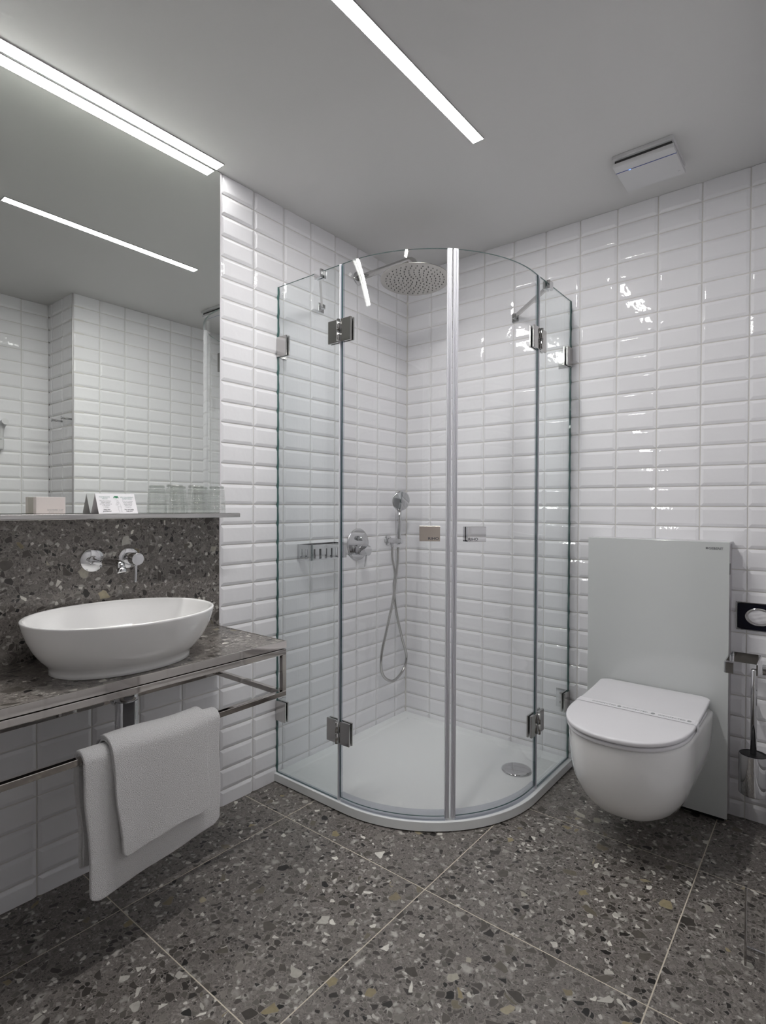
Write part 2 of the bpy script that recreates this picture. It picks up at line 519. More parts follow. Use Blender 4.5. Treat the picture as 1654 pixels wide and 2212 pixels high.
# metal corner trim on the projecting corner, light trim beside the mirror
bm = bmesh.new(); box(bm, ROOM_X - 0.0045, ROOM_X + 0.004, JOG_Y - 0.0045, JOG_Y + 0.004, 0, CEIL, 0.002)
struct(from_bm('trim_1', bm, ALU))
bm = bmesh.new(); box(bm, 0.0, 0.0055, -1.1585, -1.1515, 0.684, CEIL, 0.001)
struct(from_bm('trim_2', bm, TRIMW))

bm = bmesh.new(); prism(bm, [(-0.004, 0.004, 0), (0.0062, 0.004, 0), (0.0062, -0.0025, 0), (0.0025, -0.0062, 0), (-0.004, -0.0062, 0)], (0, 0, CEIL))
struct(from_bm('trim_3', bm, GROUT))

# ------------------------------------------------------------------ floor
bm = bmesh.new()
lay = bm.verts.layers.float_vector.new('slab_offset')
box(bm, -0.07, BACK_X + 0.07, BACK_Y - 0.07, 0.07, -0.06, -0.0004, mi=1)
xs = [-0.07] + [0.236 + 0.604 * k for k in range(0, 3)] + [BACK_X + 0.07]
ys = [BACK_Y - 0.07] + [-2.239, -1.635, -1.037, -0.432] + [0.07]
for i in range(len(xs) - 1):
    for j in range(len(ys) - 1):
        b2 = bmesh.new()
        bmesh.ops.create_cube(b2, size=1)
        g = 0.0016
        x0_, x1_, y0_, y1_ = xs[i] + g, xs[i + 1] - g, ys[j] + g, ys[j + 1] - g
        bmesh.ops.scale(b2, vec=(x1_ - x0_, y1_ - y0_, 0.01), verts=b2.verts)
        bmesh.ops.translate(b2, vec=((x0_ + x1_) / 2, (y0_ + y1_) / 2, -0.005), verts=b2.verts)
        off = Vector((random.uniform(-9, 9), random.uniform(-9, 9), random.uniform(-9, 9)))
        vm = {}
        for v in b2.verts:
            nv = bm.verts.new(v.co); nv[lay] = off; vm[v] = nv
        for f in b2.faces:
            bm.faces.new([vm[v] for v in f.verts]).material_index = 0
        b2.free()
struct(from_bm('floor', bm, [TERR_F, FGROUT]))

# ------------------------------------------------------------------ ceiling strip lamps (recessed)
def strip(label, x0, x1, y0, y1, LED):
    t = thing('strip_lamp', label, 'ceiling lamp', ((x0 + x1) / 2, (y0 + y1) / 2, CEIL), 'linear LED lamps in the ceiling')
    bm = bmesh.new()
    e = 0.0018
    cx, cy = (x0 + x1) / 2, (y0 + y1) / 2
    for a in ((x0 - e, x0, y0 - e, y1 + e), (x1, x1 + e, y0 - e, y1 + e), (x0, x1, y0 - e, y0), (x0, x1, y1, y1 + e)):
        box(bm, a[0] - cx, a[1] - cx, a[2] - cy, a[3] - cy, -0.004, 0.0)
    from_bm('channel', bm, ALU, t)
    bm = bmesh.new(); box(bm, x0 - cx, x1 - cx, y0 - cy, y1 - cy, -0.003, 0.0)
    from_bm('diffuser', bm, LED, t)
    return t
strip('long white LED strip in the ceiling running along the mirror wall', 0.014, 0.058, -2.20, -1.180, LEDS[0])
strip('white LED strip in the middle of the ceiling, ending before the shower', 0.811, 0.849, -1.592, -0.733, LEDS[1])

# ------------------------------------------------------------------ mirror, splashback, shelf
t = thing('wall_mirror', 'tall frameless mirror above the terrazzo splashback reflecting tiled walls', 'mirror', (0, -1.9, 1.1))
bm = bmesh.new(); box(bm, 0.001, 0.0072, -0.80, 0.741, -0.0075, CEIL - 1.1 - 0.001)
from_bm('backing', bm, MIRROR_E, t)
bm = bmesh.new()
q = [bm.verts.new(p) for p in ((0.0075, -0.80, -0.0072), (0.0075, 0.740, -0.0072), (0.0075, 0.740, CEIL - 1.1 - 0.002), (0.0075, -0.80, CEIL - 1.1 - 0.002))]
bm.faces.new(q)
from_bm('mirror_face', bm, MIRROR, t)
bm = bmesh.new(); box(bm, -0.001, 0.0045, -2.70, -1.159, 0.66, 1.0905)
o = from_bm('splashback_panel', bm, TERR_W); tag(o, 'brown grey terrazzo splashback panel between washbasin counter and mirror', 'wall panel')

t = thing('wall_shelf', 'narrow metal shelf under the mirror holding glasses and cards', 'shelf', (0, -1.9, 1.085))
bm = bmesh.new(); box(bm, 0.0078, 0.120, -0.80, 0.742, -0.007, 0.007, 0.001)
from_bm('shelf_board', bm, STEEL, t)
bm = bmesh.new(); box(bm, 0.120, 0.127, -0.80, 0.744, -0.0085, 0.0065, 0.003, 3)
from_bm('edge_strip', bm, CHROME_D, t)

# ------------------------------------------------------------------ washbasin counter
CZ = 0.680
XF = 0.383
YR = -1.166
t = thing('washbasin_counter', 'terrazzo washbasin counter on a polished steel frame under the mirror', 'counter', (0, -1.9, CZ))
bm = bmesh.new(); box(bm, 0.005, XF - 0.004, -0.80, -YR * -1 + 1.9 - 0.004, -0.022, 0.0)
from_bm('countertop', bm, TERR_W, t)
yr = YR + 1.9
bm = bmesh.new()   # thin steel edge band
box(bm, XF - 0.004, XF, -0.80, yr, -0.022, 0.0012, 0.0006)
box(bm, 0.004, XF - 0.004, yr - 0.004, yr, -0.022, 0.0012, 0.0006)
from_bm('edge_band', bm, STEEL, t)
T = 0.0165
def bar(n, a, parent=t):
    bm = bmesh.new(); box(bm, *a, 0.0018, 2)
    return from_bm(n, bm, STEEL, parent)
bar('front_bar', (XF - T, XF - 0.0005, -0.80, yr, -0.043, -0.0245))
bar('side_bar', (0.008, XF - T, yr - T, yr, -0.043, -0.0245))
bar('front_post', (XF - T, XF - 0.0005, yr - T, yr, -0.160, -0.043))
bar('rear_post', (0.008, 0.008 + T, yr - T, yr, -0.158, -0.043))
bar('lower_side_bar', (0.008 + T, XF - T, yr - T, yr, -0.177, -0.160))
bar('rear_rail', (0.008, 0.008 + T, -0.80, yr, -0.177, -0.160))
bar('towel_rail', (XF - T, XF - 0.0005, -0.80, yr, -0.177, -0.160))
bm = bmesh.new(); box(bm, 0.03, XF - 0.02, -0.80, yr - 0.02, -0.030, -0.022)
from_bm('underside_panel', bm, DARK, t)

# ------------------------------------------------------------------ vessel sink
def ellip_ring(bm, cx, cy, a, b, z, n=2.05, seg=72):
    r = []
    for i in range(seg):
        t_ = 2 * PI * i / seg
        c, s = math.cos(t_), math.sin(t_)
        r.append(bm.verts.new((cx + b * math.copysign(abs(c) ** (2 / n), c), cy + a * math.copysign(abs(s) ** (2 / n), s), z)))
    return r
def loft(bm, rings, cap0=True, cap1=True):
    n = len(rings[0])
    for k in range(len(rings) - 1):
        for i in range(n):
            j = (i + 1) % n
            f = bm.faces.new((rings[k][i], rings[k][j], rings[k + 1][j], rings[k + 1][i])); f.smooth = True
    if cap0: bm.faces.new(rings[0][::-1])
    if cap1: bm.faces.new(rings[-1])
t = thing('vessel_basin', 'white oval ceramic washbasin sitting on the terrazzo counter', 'washbasin', (0.221, -1.619, CZ))
bm = bmesh.new()
prof = [(0.183, 0.137, 0.0, -0.004), (0.186, 0.140, 0.0015, -0.004), (0.1845, 0.1385, 0.009, -0.004), (0.186, 0.140, 0.017, -0.004),
        (0.194, 0.148, 0.027, -0.003), (0.208, 0.163, 0.042, -0.002), (0.224, 0.180, 0.066, -0.001), (0.237, 0.1935, 0.094, 0),
        (0.2455, 0.2005, 0.120, 0), (0.2495, 0.2045, 0.136, 0), (0.2503, 0.2050, 0.1395, 0), (0.2490, 0.2038, 0.142, 0),
        (0.2460, 0.2008, 0.1428, 0), (0.2430, 0.19258, 0.1415, 0), (0.2410, 0.1958, 0.138, 0), (0.236, 0.190, 0.120, 0), (0.226, 0.178, 0.092, 0),
        (0.206, 0.156, 0.060, 0), (0.176, 0.126, 0.036, 0), (0.130, 0.085, 0.024, 0), (0.07, 0.05, 0.020, 0), (0.028, 0.026, 0.019, 0)]
loft(bm, [ellip_ring(bm, dx, 0, a, b, z, 2.08) for a, b, z, dx in prof], True, True)
from_bm('basin_bowl', bm, CERAMIC, t)
bm = bmesh.new(); lathe(bm, (0, 0, 0.0188), (0, 0, 1), [(0.024, 0), (0.024, 0.003), (0.021, 0.006), (0.005, 0.008)], 32)
from_bm('drain_cover', bm, CHROME, t)

# trap below the basin
t = thing('bottle_trap', 'chrome bottle trap under the washbasin behind the towels', 'drain trap', (0.221, -1.612, 0.35))
bm = bmesh.new()
lathe(bm, (0, 0, 0.0), (0, 0, 1), [(0.018, 0), (0.029, 0.004), (0.030, 0.01), (0.030, 0.01), (0.030, 0.222), (0.030, 0.222), (0.0285, 0.2225), (0.0285, 0.2245), (0.030, 0.225), (0.030, 0.242), (0.030, 0.242), (0.024, 0.2445)], 36)
from_bm('trap_body', bm, CHROME, t)
bm = bmesh.new(); cyl(bm, (0, 0, 0.244), (0, 0, 0.3085), 0.0165, 24)
from_bm('tailpipe', bm, CHROME, t)
bm = bmesh.new(); cyl(bm, (-0.026, 0, 0.215), (-0.218, 0, 0.215), 0.0165, 24); cyl(bm, (-0.026, 0, 0.215), (-0.055, 0, 0.215), 0.0215, 24, bev=0.003)
from_bm('outlet_pipe', bm, CHROME, t)
bm = bmesh.new(); lathe(bm, (-0.2185, 0, 0.215), (1, 0, 0), [(0.034, 0), (0.034, 0.002), (0.022, 0.010), (0.017, 0.012)], 32)
from_bm('wall_rosette', bm, CHROME, t)

# ------------------------------------------------------------------ basin tap
t = thing('basin_tap', 'chrome wall mounted basin tap with spout and lever on the splashback', 'tap', (0.0045, -1.55, 0.95))
bm = bmesh.new()
lathe(bm, (0, -0.0605, 0.0), (1, 0, 0), [(0.0360, 0), (0.0360, 0.003), (0.0345, 0.0045), (0.0135, 0.006), (0.0135, 0.006), (0.0135, 0.010), (0.012, 0.012)], 48)
from_bm('spout_flange', bm, CHROME, t)
bm = bmesh.new()
pts = [(0.004, -0.0605, 0.0), (0.10, -0.0605, 0.0), (0.168, -0.0605, -0.001)] + [(0.168 + 0.014 * math.sin(a), -0.0605, -0.015 + 0.014 * math.cos(a)) for a in (0.4, 0.8, 1.2)] + [(0.183, -0.0605, -0.020)]
tube(bm, pts, 0.0118, 24)
from_bm('spout', bm, CHROME, t)
bm = bmesh.new(); lathe(bm, (0.183, -0.0605, -0.012), (0.35, 0, -1), [(0.0125, 0), (0.0125, 0.013), (0.010, 0.014)], 24)
from_bm('aerator', bm, CHROME, t)
bm = bmesh.new()
lathe(bm, (0, 0.052, -0.001), (1, 0, 0), [(0.0335, 0), (0.0335, 0.003), (0.032, 0.0045), (0.019, 0.005), (0.019, 0.005), (0.019, 0.030), (0.019, 0.030), (0.0182, 0.0305), (0.0182, 0.032), (0.0195, 0.0325)], 48)
from_bm('mixer_body', bm, CHROME, t)
bm = bmesh.new(); lathe(bm, (0.0325, 0.052, -0.001), (1, 0, 0), [(0.0185, 0), (0.0192, 0.001), (0.0192, 0.001), (0.0192, 0.029), (0.0192, 0.029), (0.0185, 0.030)], 40)
k = from_bm('mixer_knob', bm, CHROME, t)
bm = bmesh.new(); cyl(bm, (0.053, 0.050, -0.018), (0.057, 0.046, -0.073), 0.0042, 16, bev=0.001)
from_bm('lever', bm, CHROME, k)

# ------------------------------------------------------------------ items on the shelf
SZ = 1.085 + 0.0073
def tumbler(label, x, y):
    t = thing('drinking_glass', label, 'drinking glass', (x, y, SZ), 'upturned drinking glasses on the mirror shelf')
    H, R0, R1 = 0.094, 0.0325, 0.0268
    pr = []
    for i in range(61):
        h = 0.002 + (H - 0.008) * i / 60
        r = R0 + (R1 - R0) * (h / H)
        r += 0.00035 * math.sin(2 * PI * i / 4) if 4 < i < 54 else 0
        pr.append((r, h))
    outer = [(R0 - 0.0014, 0.0)] + pr + [(R1 - 0.0003, H - 0.003), (R1 - 0.002, H - 0.0005), (R1 - 0.005, H)]
    bm = bmesh.new(); lathe(bm, (0, 0, 0), (0, 0, 1), outer, 36, caps=False)
    f = bm.verts[-36:] if False else None
    inner = [(R0 - 0.0016, 0.0)] + [(R0 + (R1 - R0) * h / H - 0.0022, h) for h in (0.004, 0.03, 0.06, H - 0.014)] + [(R1 - 0.006, H - 0.0095), (0.004, H - 0.0085)]
    lathe(bm, (0, 0, 0), (0, 0, 1), inner, 36, caps=False)
    # solid glass base (upwards): top disc
    lathe(bm, (0, 0, 0), (0, 0, 1), [(R1 - 0.005, H), (R1 - 0.007, H - 0.0015), (0.001, H - 0.002)], 36, caps=False)
    from_bm('tumbler_body', bm, GLASS_T, t)
    bm = bmesh.new()
    for i in range(17):
        h = 0.010 + i * 0.0043
        r = R0 + (R1 - R0) * (h / H) + 0.0003
        lathe(bm, (0, 0, 0), (0, 0, 1), [(r - 0.0006, h - 0.0006), (r, h), (r - 0.0006, h + 0.0006)], 36, caps=False)
    from_bm('ribs', bm, GLASS_TR, t)
    bm = bmesh.new(); lathe(bm, (0, 0, H - 0.009), (0, 0, 1), [(R1 - 0.0024, 0), (R1 - 0.0016, 0.002), (R1 - 0.002, 0.0065), (R1 - 0.006, 0.0075)], 36, caps=False)
    from_bm('thick_base', bm, GLASS_TR, t)
    return t
tumbler('upturned ribbed drinking glass standing nearest to the folded card', 0.064, -1.372)
tumbler('upturned ribbed drinking glass standing in the middle of the three', 0.064, -1.292)
tumbler('upturned ribbed drinking glass nearest to the free end of the shelf', 0.057, -1.207)

t = thing('tent_card', 'small white folded card with printed text on the mirror shelf', 'card', (0.036, -1.556, SZ))
bm = bmesh.new()
LY = 0.060
th = 0.0006
zt = 0.060
for s in (-1, 1):
    xb = 0.026 * s
    prism(bm, [(xb, -LY, 0), (xb - th * s, -LY, 0), (-th * 0.0, -LY, zt - th), (0.0, -LY, zt)], (0, 2 * LY, 0))
from_bm('folded_sheet', bm, PAPER, t)
fx = Vector((0, 1, 0))
up = Vector((-0.026, 0, 0.060)).normalized()
nrm = fx.cross(up)
def cardpt(yy, hh, k=0.00035):
    return Vector((0.026, 0, 0)) + up * hh + Vector((0, yy, 0)) + nrm * k
def card_line(body, size, yy, hh, mat, off=0.0):
    o = text('lettering', body, size, cardpt(yy, hh), fx, up, mat, None, 'CENTER', 0.00005, 0.92, off)
    return o
lines = [('ARE YOU MISSING', 0.0056, 0.034, 0.0520, INKT), ('SOMETHING?', 0.0056, 0.034, 0.0465, INKT),
         ('If you are missing', 0.0050, 0.034, 0.0395, INKL), ('some toiletries,', 0.0050, 0.034, 0.0345, INKL), ('please, ask for', 0.0050, 0.034, 0.0295, INKL),
         ('these at the', 0.0050, 0.034, 0.0245, INKL), ('reception.', 0.0050, 0.034, 0.0195, INKL),
         ('POSTRÁDÁTE', 0.0056, -0.034, 0.0520, INKT), ('NĚCO?', 0.0056, -0.034, 0.0465, INKT),
         ('Pokud postrádáte', 0.0050, -0.034, 0.0395, INKL), ('nějaké toaletní', 0.0050, -0.034, 0.0345, INKL), ('potřeby, řekněte si', 0.0050, -0.034, 0.0295, INKL),
         ('o ně prosím', 0.0050, -0.034, 0.0245, INKL), ('v recepci.', 0.0050, -0.034, 0.0195, INKL)]
bold = [('We will gladly', 0.0056, 0.034, 0.0110, INK), ('help you!', 0.0056, 0.034, 0.0055, INK), ('Rádi Vám', 0.0056, -0.034, 0.0110, INK), ('pomůžeme!', 0.0056, -0.034, 0.0055, INK)]
def join_parts(obs, name, parent, mat):
    bm = bmesh.new()
    for o_ in obs:
        bm.from_mesh(o_.data)
    for o_ in obs:
        bpy.data.objects.remove(o_)
    me = bpy.data.meshes.new(name); bm.to_mesh(me); bm.free()
    me.materials.clear()
    return link(name, me, mat, parent)
for side_ in (1, -1):
    join_parts([card_line(*l) for l in lines if l[4] is INKT and l[2] * side_ > 0], 'heading_text', t, INKT)
    join_parts([card_line(*l) for l in lines if l[4] is INKL and l[2] * side_ > 0], 'body_text', t, INKL)
    join_parts([card_line(*l, off=0.00012) for l in bold if l[2] * side_ > 0], 'bold_text', t, INK)
# green emblem and a plain line drawing of a standing figure
bm = bmesh.new()
def card_poly(pts, k=0.0004):
    vs = [bm.verts.new(cardpt(a, b, k)) for a, b in pts]
    bm.faces.new(vs)
card_poly([(-0.0075, 0.0500), (-0.0070, 0.0540), (-0.0040, 0.0570), (0.0, 0.0575), (0.0065, 0.0570), (0.0080, 0.0540), (0.0080, 0.0500), (0.0060, 0.0500), (0.0058, 0.0525), (0.0020, 0.0500), (-0.0010, 0.0500), (-0.0030, 0.0540), (-0.0050, 0.0500)])
from_bm('green_emblem', bm, INKG, t)
bm = bmesh.new()
def stroke(pts, w=0.00028):
    for (a, b), (c, d) in zip(pts[:-1], pts[1:]):
        L_ = math.hypot(c - a, d - b) or 1
        nx, ny = -(d - b) / L_ * w, (c - a) / L_ * w
        card_poly([(a - nx, b - ny), (c - nx, d - ny), (c + nx, d + ny), (a + nx, b + ny)])
stroke([(0.003 + 0.0027 * math.cos(a * PI / 5), 0.040 + 0.0030 * math.sin(a * PI / 5)) for a in range(11)])
stroke([(0.0012, 0.037), (-0.001, 0.034), (-0.0042, 0.029), (-0.003, 0.0265), (0.0003, 0.030)])
stroke([(0.005, 0.037), (0.0085, 0.034), (0.0105, 0.024), (0.0108, 0.019)])
stroke([(0.0003, 0.030), (0.0012, 0.0215), (0.0015, 0.010), (0.004, 0.006), (0.0015, 0.004)])
stroke([(0.0012, 0.0215), (0.0095, 0.0220), (0.0105, 0.009), (0.0085, 0.006), (0.0125, 0.0045)])
stroke([(0.0015, 0.036), (0.0035, 0.029), (0.0048, 0.036)])
stroke([(-0.0045, 0.044), (-0.004, 0.046)]); stroke([(-0.002, 0.045), (-0.0015, 0.047)]); stroke([(0.0005, 0.0455), (0.001, 0.0475)])
from_bm('line_drawing', bm, INKL, t)

t = thing('shower_cap_box', 'small pale cardboard shower cap box at the left end of the shelf', 'box', (0.036, -1.740, SZ))
bm = bmesh.new(); box(bm, -0.010, 0.010, -0.038, 0.038, 0.0, 0.047, 0.0008)
from_bm('carton', bm, BOXP, t)
o1 = text('lettering', 'SHOWER CAP', 0.0058, (0.0102, 0.032, 0.0085), (0, 1, 0), (0, 0, 1), INKL, None, 'RIGHT', 0.00005, 1.15)
o2 = text('lettering', 'BONNET DE DOUCHE', 0.0036, (0.0102, 0.032, 0.0035), (0, 1, 0), (0, 0, 1), INKL, None, 'RIGHT', 0.00005, 1.05)
join_parts([o1, o2], 'lettering', t, INKL)

# ------------------------------------------------------------------ towels
def towel(name, label, y0, y1, zf, zb, off, th, seed, cat='towel', skew=0.0, taper=0.0, zf1=None):
    """folded towel over the rail: y0..y1 along rail, front falls to zf, back to zb; off = outward offset from the rail"""
    rng = random.Random(seed)
    t = thing(name, label, cat, (XF - 0.009, (y0 + y1) / 2, 0.5115))
    zc = 0.0
    ny = 34
    def sheet(extra, zf_, zb_, yy0, yy1, th_):
        """mid surface path in local x-z"""
        R = 0.0115 + off + extra
        path = []
        nf = 34
        Lf = 0.5115 - zf_
        for i in range(nf):
            s = i / (nf - 1)
            path.append(('f', s, (R, -Lf * (1 - s))))
        for i in range(1, 12):
            a = PI * i / 12
            path.append(('t', i / 12, (R * math.cos(a), R * math.sin(a) * 0.85)))
        nb = 22
        Lb = 0.5115 - zb_
        for i in range(nb):
            s = i / (nb - 1)
            path.append(('b', s, (-R, -Lb * s)))
        bm = bmesh.new()
        grid = []
        ph = [rng.uniform(0, 6.28) for _ in range(6)]
        for k, (tp, s, (x, z)) in enumerate(path):
            row = []
            for j in range(ny):
                v = j / (ny - 1)
                y = yy0 + (yy1 - yy0) * v - (y0 + y1) / 2
                depth = -z / max(Lf, 0.01) if tp == 'f' else (-z / max(Lb, 0.01) if tp == 'b' else 0)
                depth = max(0, depth)
                zz = z
                if tp == 'f' and zf1 is not None:
                    zz = z * (1 + ((0.5115 - zf1) / Lf - 1) * v)
                wob = (0.0045 * math.sin(5 * v + ph[0] + 2 * depth) + 0.002 * math.sin(13 * v + ph[1] + 3 * depth)) * depth
                yy = y + (skew * depth * 1.0) + (0.5 - v) * taper * depth + 0.002 * math.sin(9 * depth + ph[2])
                # hem hangs in a soft wave
                zz += (0.004 * math.sin(4.2 * v + ph[3]) - 0.010 * (v - 0.5) ** 2) * depth
                if tp == 'f':
                    zz += 0.014 * max(0, (abs(2 * v - 1) - 0.86) / 0.14) ** 2 * max(0, (depth - 0.85) / 0.15)
                sag = 0.003 * math.sin(6.0 * v + ph[4]) * (1 if tp == 't' else 0.4)
                row.append(bm.verts.new((x + (wob + 0.006 * depth if tp == 'f' else wob * 0.5 - 0.004 * depth), yy, zz + (sag if tp == 't' else 0))))
            grid.append(row)
        for a in range(len(grid) - 1):
            for j in range(ny - 1):
                f = bm.faces.new((grid[a][j], grid[a][j + 1], grid[a + 1][j + 1], grid[a + 1][j])); f.smooth = True
        return bm
    def mk(nm, extra, zf_, zb_, yy0, yy1, th_):
        o = from_bm(nm, sheet(extra, zf_, zb_, yy0, yy1, th_), TOWEL, t, True)
        so = o.modifiers.new('thick', 'SOLIDIFY'); so.thickness = th_; so.offset = 0; so.use_rim = True
        be = o.modifiers.new('round', 'BEVEL'); be.width = th_ * 0.42; be.segments = 3; be.limit_method = 'ANGLE'; be.angle_limit = 1.0
        sb_ = o.modifiers.new('sub', 'SUBSURF'); sb_.levels = 2; sb_.render_levels = 2
        tx = bpy.data.textures.new('terry_' + nm, 'CLOUDS'); tx.noise_scale = 0.0028; tx.noise_depth = 2
        dp = o.modifiers.new('pile', 'DISPLACE'); dp.texture = tx; dp.strength = 0.0015; dp.mid_level = 0.5
        return o
    mk('outer_layer', th * 0.5, zf, zb, y0, y1, th)
    mk('inner_layer', -th * 0.40, zf + 0.012, zb + 0.006, y0 + 0.004, y1 - 0.004, th * 0.7)
    return t
towel('bath_towel', 'large white terry towel hanging over the counter rail, underneath', -1.805, -1.432, 0.177, 0.24, 0.008, 0.011, 3, skew=0.006, taper=0.022, zf1=0.221)
towel('hand_towel', 'smaller white terry towel draped on top of the large towel', -1.745, -1.484, 0.262, 0.40, 0.0265, 0.009, 8, skew=0.012, taper=0.024, zf1=0.283)

# ------------------------------------------------------------------ shower tray
AC = (0.383, -0.383)     # arc centre of tray outline
def quad_outline(c, R, seg=40):
    """quadrant outline from the corner round to the corner, counter-clockwise from above"""
    ext = c[0] + R
    pts = [(0.0, 0.0), (0.0, -ext + 0.0)]
    pts[1] = (0.0, c[1] - R)
    for i in range(seg + 1):
        a = -PI / 2 + (PI / 2) * i / seg
        pts.append((c[0] + R * math.cos(a), c[1] + R * math.sin(a)))
    pts.append((c[0] + R, 0.0))
    return pts
t = thing('shower_tray', 'white quadrant shower tray with curved front in the tiled corner', 'shower tray', (0.0, 0.0, 0.0))
W0 = 0.0035
def tray_ring(bm, inset, z):
    c = (0.383, -0.383)
    R = 0.512 - inset
    w_ = max(W0, W0 + (inset if inset > 0.01 else 0) * 0.0)
    pts = []
    for (x, y) in quad_outline(c, R):
        pts.append((max(x, w_ + (inset if inset > 0.02 else 0)), min(y, -w_ - (inset if inset > 0.02 else 0))))
    return [bm.verts.new((x, y, z)) for x, y in pts]
bm = bmesh.new()
rs = [tray_ring(bm, i, z) for i, z in ((0.004, 0.0006), (0.004, 0.003))]
loft(bm, rs, True, True)
from_bm('silicone_joint', bm, DARK, t)
bm = bmesh.new()
rs = [tray_ring(bm, i, z) for i, z in ((0.0, 0.004), (0.0, 0.0335), (0.0006, 0.0347), (0.0016, 0.0353), (0.040, 0.0353), (0.044, 0.0345), (0.052, 0.0300), (0.060, 0.0285))]
loft(bm, rs, True, True)
for f in bm.faces: f.smooth = False
from_bm('tray_body', bm, ACRYL, t)
bm = bmesh.new()
for k_ in range(4):
    box(bm, 0.052 + 0.0105 * k_, 0.060 + 0.0105 * k_, -0.0012, 0.0012, 0.0286, 0.0289)
bmesh.ops.rotate(bm, cent=(0.05, 0, 0), matrix=Matrix.Rotation(YAW, 3, 'Z'), verts=bm.verts)
bmesh.ops.translate(bm, vec=(0.0, -0.075, 0), verts=bm.verts)
from_bm('maker_mark', bm, INKL, t)
DRP = (0.747, -0.236)
bm = bmesh.new(); lathe(bm, (DRP[0], DRP[1], 0.0287), (0, 0, 1), [(0.060, 0), (0.061, 0.003), (0.060, 0.006), (0.052, 0.0085), (0.035, 0.0105), (0.01, 0.0115)], 56)
from_bm('drain_cover', bm, CHROME, t)

# ------------------------------------------------------------------ shower glass
GC, GR = (0.385, -0.392), 0.489
GB, GT = 0.037, 2.0
TG = 0.006
PX1, PY2 = 0.352, -0.345
def pane(name, path, z0, z1, mat, parent, smooth=True):
    """path: list of ((x,y),(nx,ny)) mid-line points with outward normals"""
    bm = bmesh.new()
    rows = []
    for (x, y), (nx, ny) in path:
        h = TG / 2
        rows.append([bm.verts.new((x + nx * h, y + ny * h, z0)), bm.verts.new((x + nx * h, y + ny * h, z1)),
                     bm.verts.new((x - nx * h, y - ny * h, z1)), bm.verts.new((x - nx * h, y - ny * h, z0))])
    for a, b in zip(rows[:-1], rows[1:]):
        f = bm.faces.new((a[0], b[0], b[1], a[1])); f.smooth = smooth; f.material_index = 0
        f = bm.faces.new((a[3], a[2], b[2], b[3])); f.smooth = smooth; f.material_index = 0
        bm.faces.new((a[1], b[1], b[2], a[2])).material_index = 1
        bm.faces.new((a[0], a[3], b[3], b[0])).material_index = 1
    bm.faces.new((rows[0][0], rows[0][1], rows[0][2], rows[0][3])).material_index = 1
    bm.faces.new((rows[-1][3], rows[-1][2], rows[-1][1], rows[-1][0])).material_index = 1
    for e in bm.edges:
        if len(e.link_faces) == 2 and e.link_faces[0].material_index != e.link_faces[1].material_index:
            e.smooth = False
    return from_bm(name, bm, [mat, GLASS_E], parent)
def arc_pt(th, dr=0.0):
    t_ = math.radians(th)
    return (GC[0] + (GR + dr) * math.cos(t_), GC[1] + (GR + dr) * math.sin(t_))
def arc_path(a0, a1, n, pre=None, post=None):
    p = []
    if pre: p.append(pre)
    for i in range(n + 1):
        th = a0 + (a1 - a0) * i / n
        p.append((arc_pt(th), (math.cos(math.radians(th)), math.sin(math.radians(th)))))
    if post: p.append(post)
    return p
def round_mark(name, c, x, y, r, parent, mat=PLASTIC):
    """small etched ring with a bar, as on safety glass"""
    bm = bmesh.new()
    c, x, y = Vector(c), Vector(x).normalized(), Vector(y).normalized()
    n = 28
    a_ = [bm.verts.new(c + x * r * math.cos(2 * PI * i / n) + y * r * math.sin(2 * PI * i / n)) for i in range(n)]
    b_ = [bm.verts.new(c + x * r * .86 * math.cos(2 * PI * i / n) + y * r * .86 * math.sin(2 * PI * i / n)) for i in range(n)]
    for i in range(n):
        bm.faces.new((a_[i], a_[(i + 1) % n], b_[(i + 1) % n], b_[i]))
    for hh in (0.14, -0.14):
        q_ = [bm.verts.new(c + x * sx_ * r * .66 + y * (hh + sy_) * r) for sx_, sy_ in ((-1, -.06), (1, -.06), (1, .06), (-1, .06))]
        bm.faces.new(q_)
    me = bpy.data.meshes.new(name); bm.to_mesh(me); bm.free()
    return link(name, me, mat, parent)

GRP = 'glass panels of the shower enclosure'
Y1 = GC[1] - GR           # -0.881
X2 = GC[0] + GR           # 0.874
# --- fixed panel on the left wall
tL = thing('fixed_glass_panel', 'flat fixed shower glass panel joined to the mirror wall', 'glass panel', (0.0, 0.0, 0.0), GRP)
pane('glass_pane', [((0.006, Y1), (0, -1)), ((PX1 - 0.002, Y1), (0, -1))], GB, GT, GLASS_F, tL)
# --- fixed panel on the right wall
tR = thing('fixed_glass_panel', 'flat fixed shower glass panel joined to the wall beside the toilet', 'glass panel', (0.0, 0.0, 0.0), GRP)
pane('glass_pane', [((X2, PY2 + 0.002), (1, 0)), ((X2, -0.006), (1, 0))], GB, GT, GLASS_F, tR)
# --- doors
MID = -44.3
tA = thing('glass_shower_door', 'curved shower door left of the central seal, with beige reflecting handle plate', 'shower door', (0.0, 0.0, 0.0), GRP)
pane('glass_pane', arc_path(-90, MID - 1.2, 26, pre=((PX1 + 0.006, Y1), (0, -1))), GB + 0.012, GT, GLASS_D, tA)
tB = thing('glass_shower_door', 'curved shower door right of the central seal, with grey handle block', 'shower door', (0.0, 0.0, 0.0), GRP)
pane('glass_pane', arc_path(MID + 1.2, 0, 26, post=((X2, PY2 - 0.006), (1, 0))), GB + 0.012, GT, GLASS_D, tB)
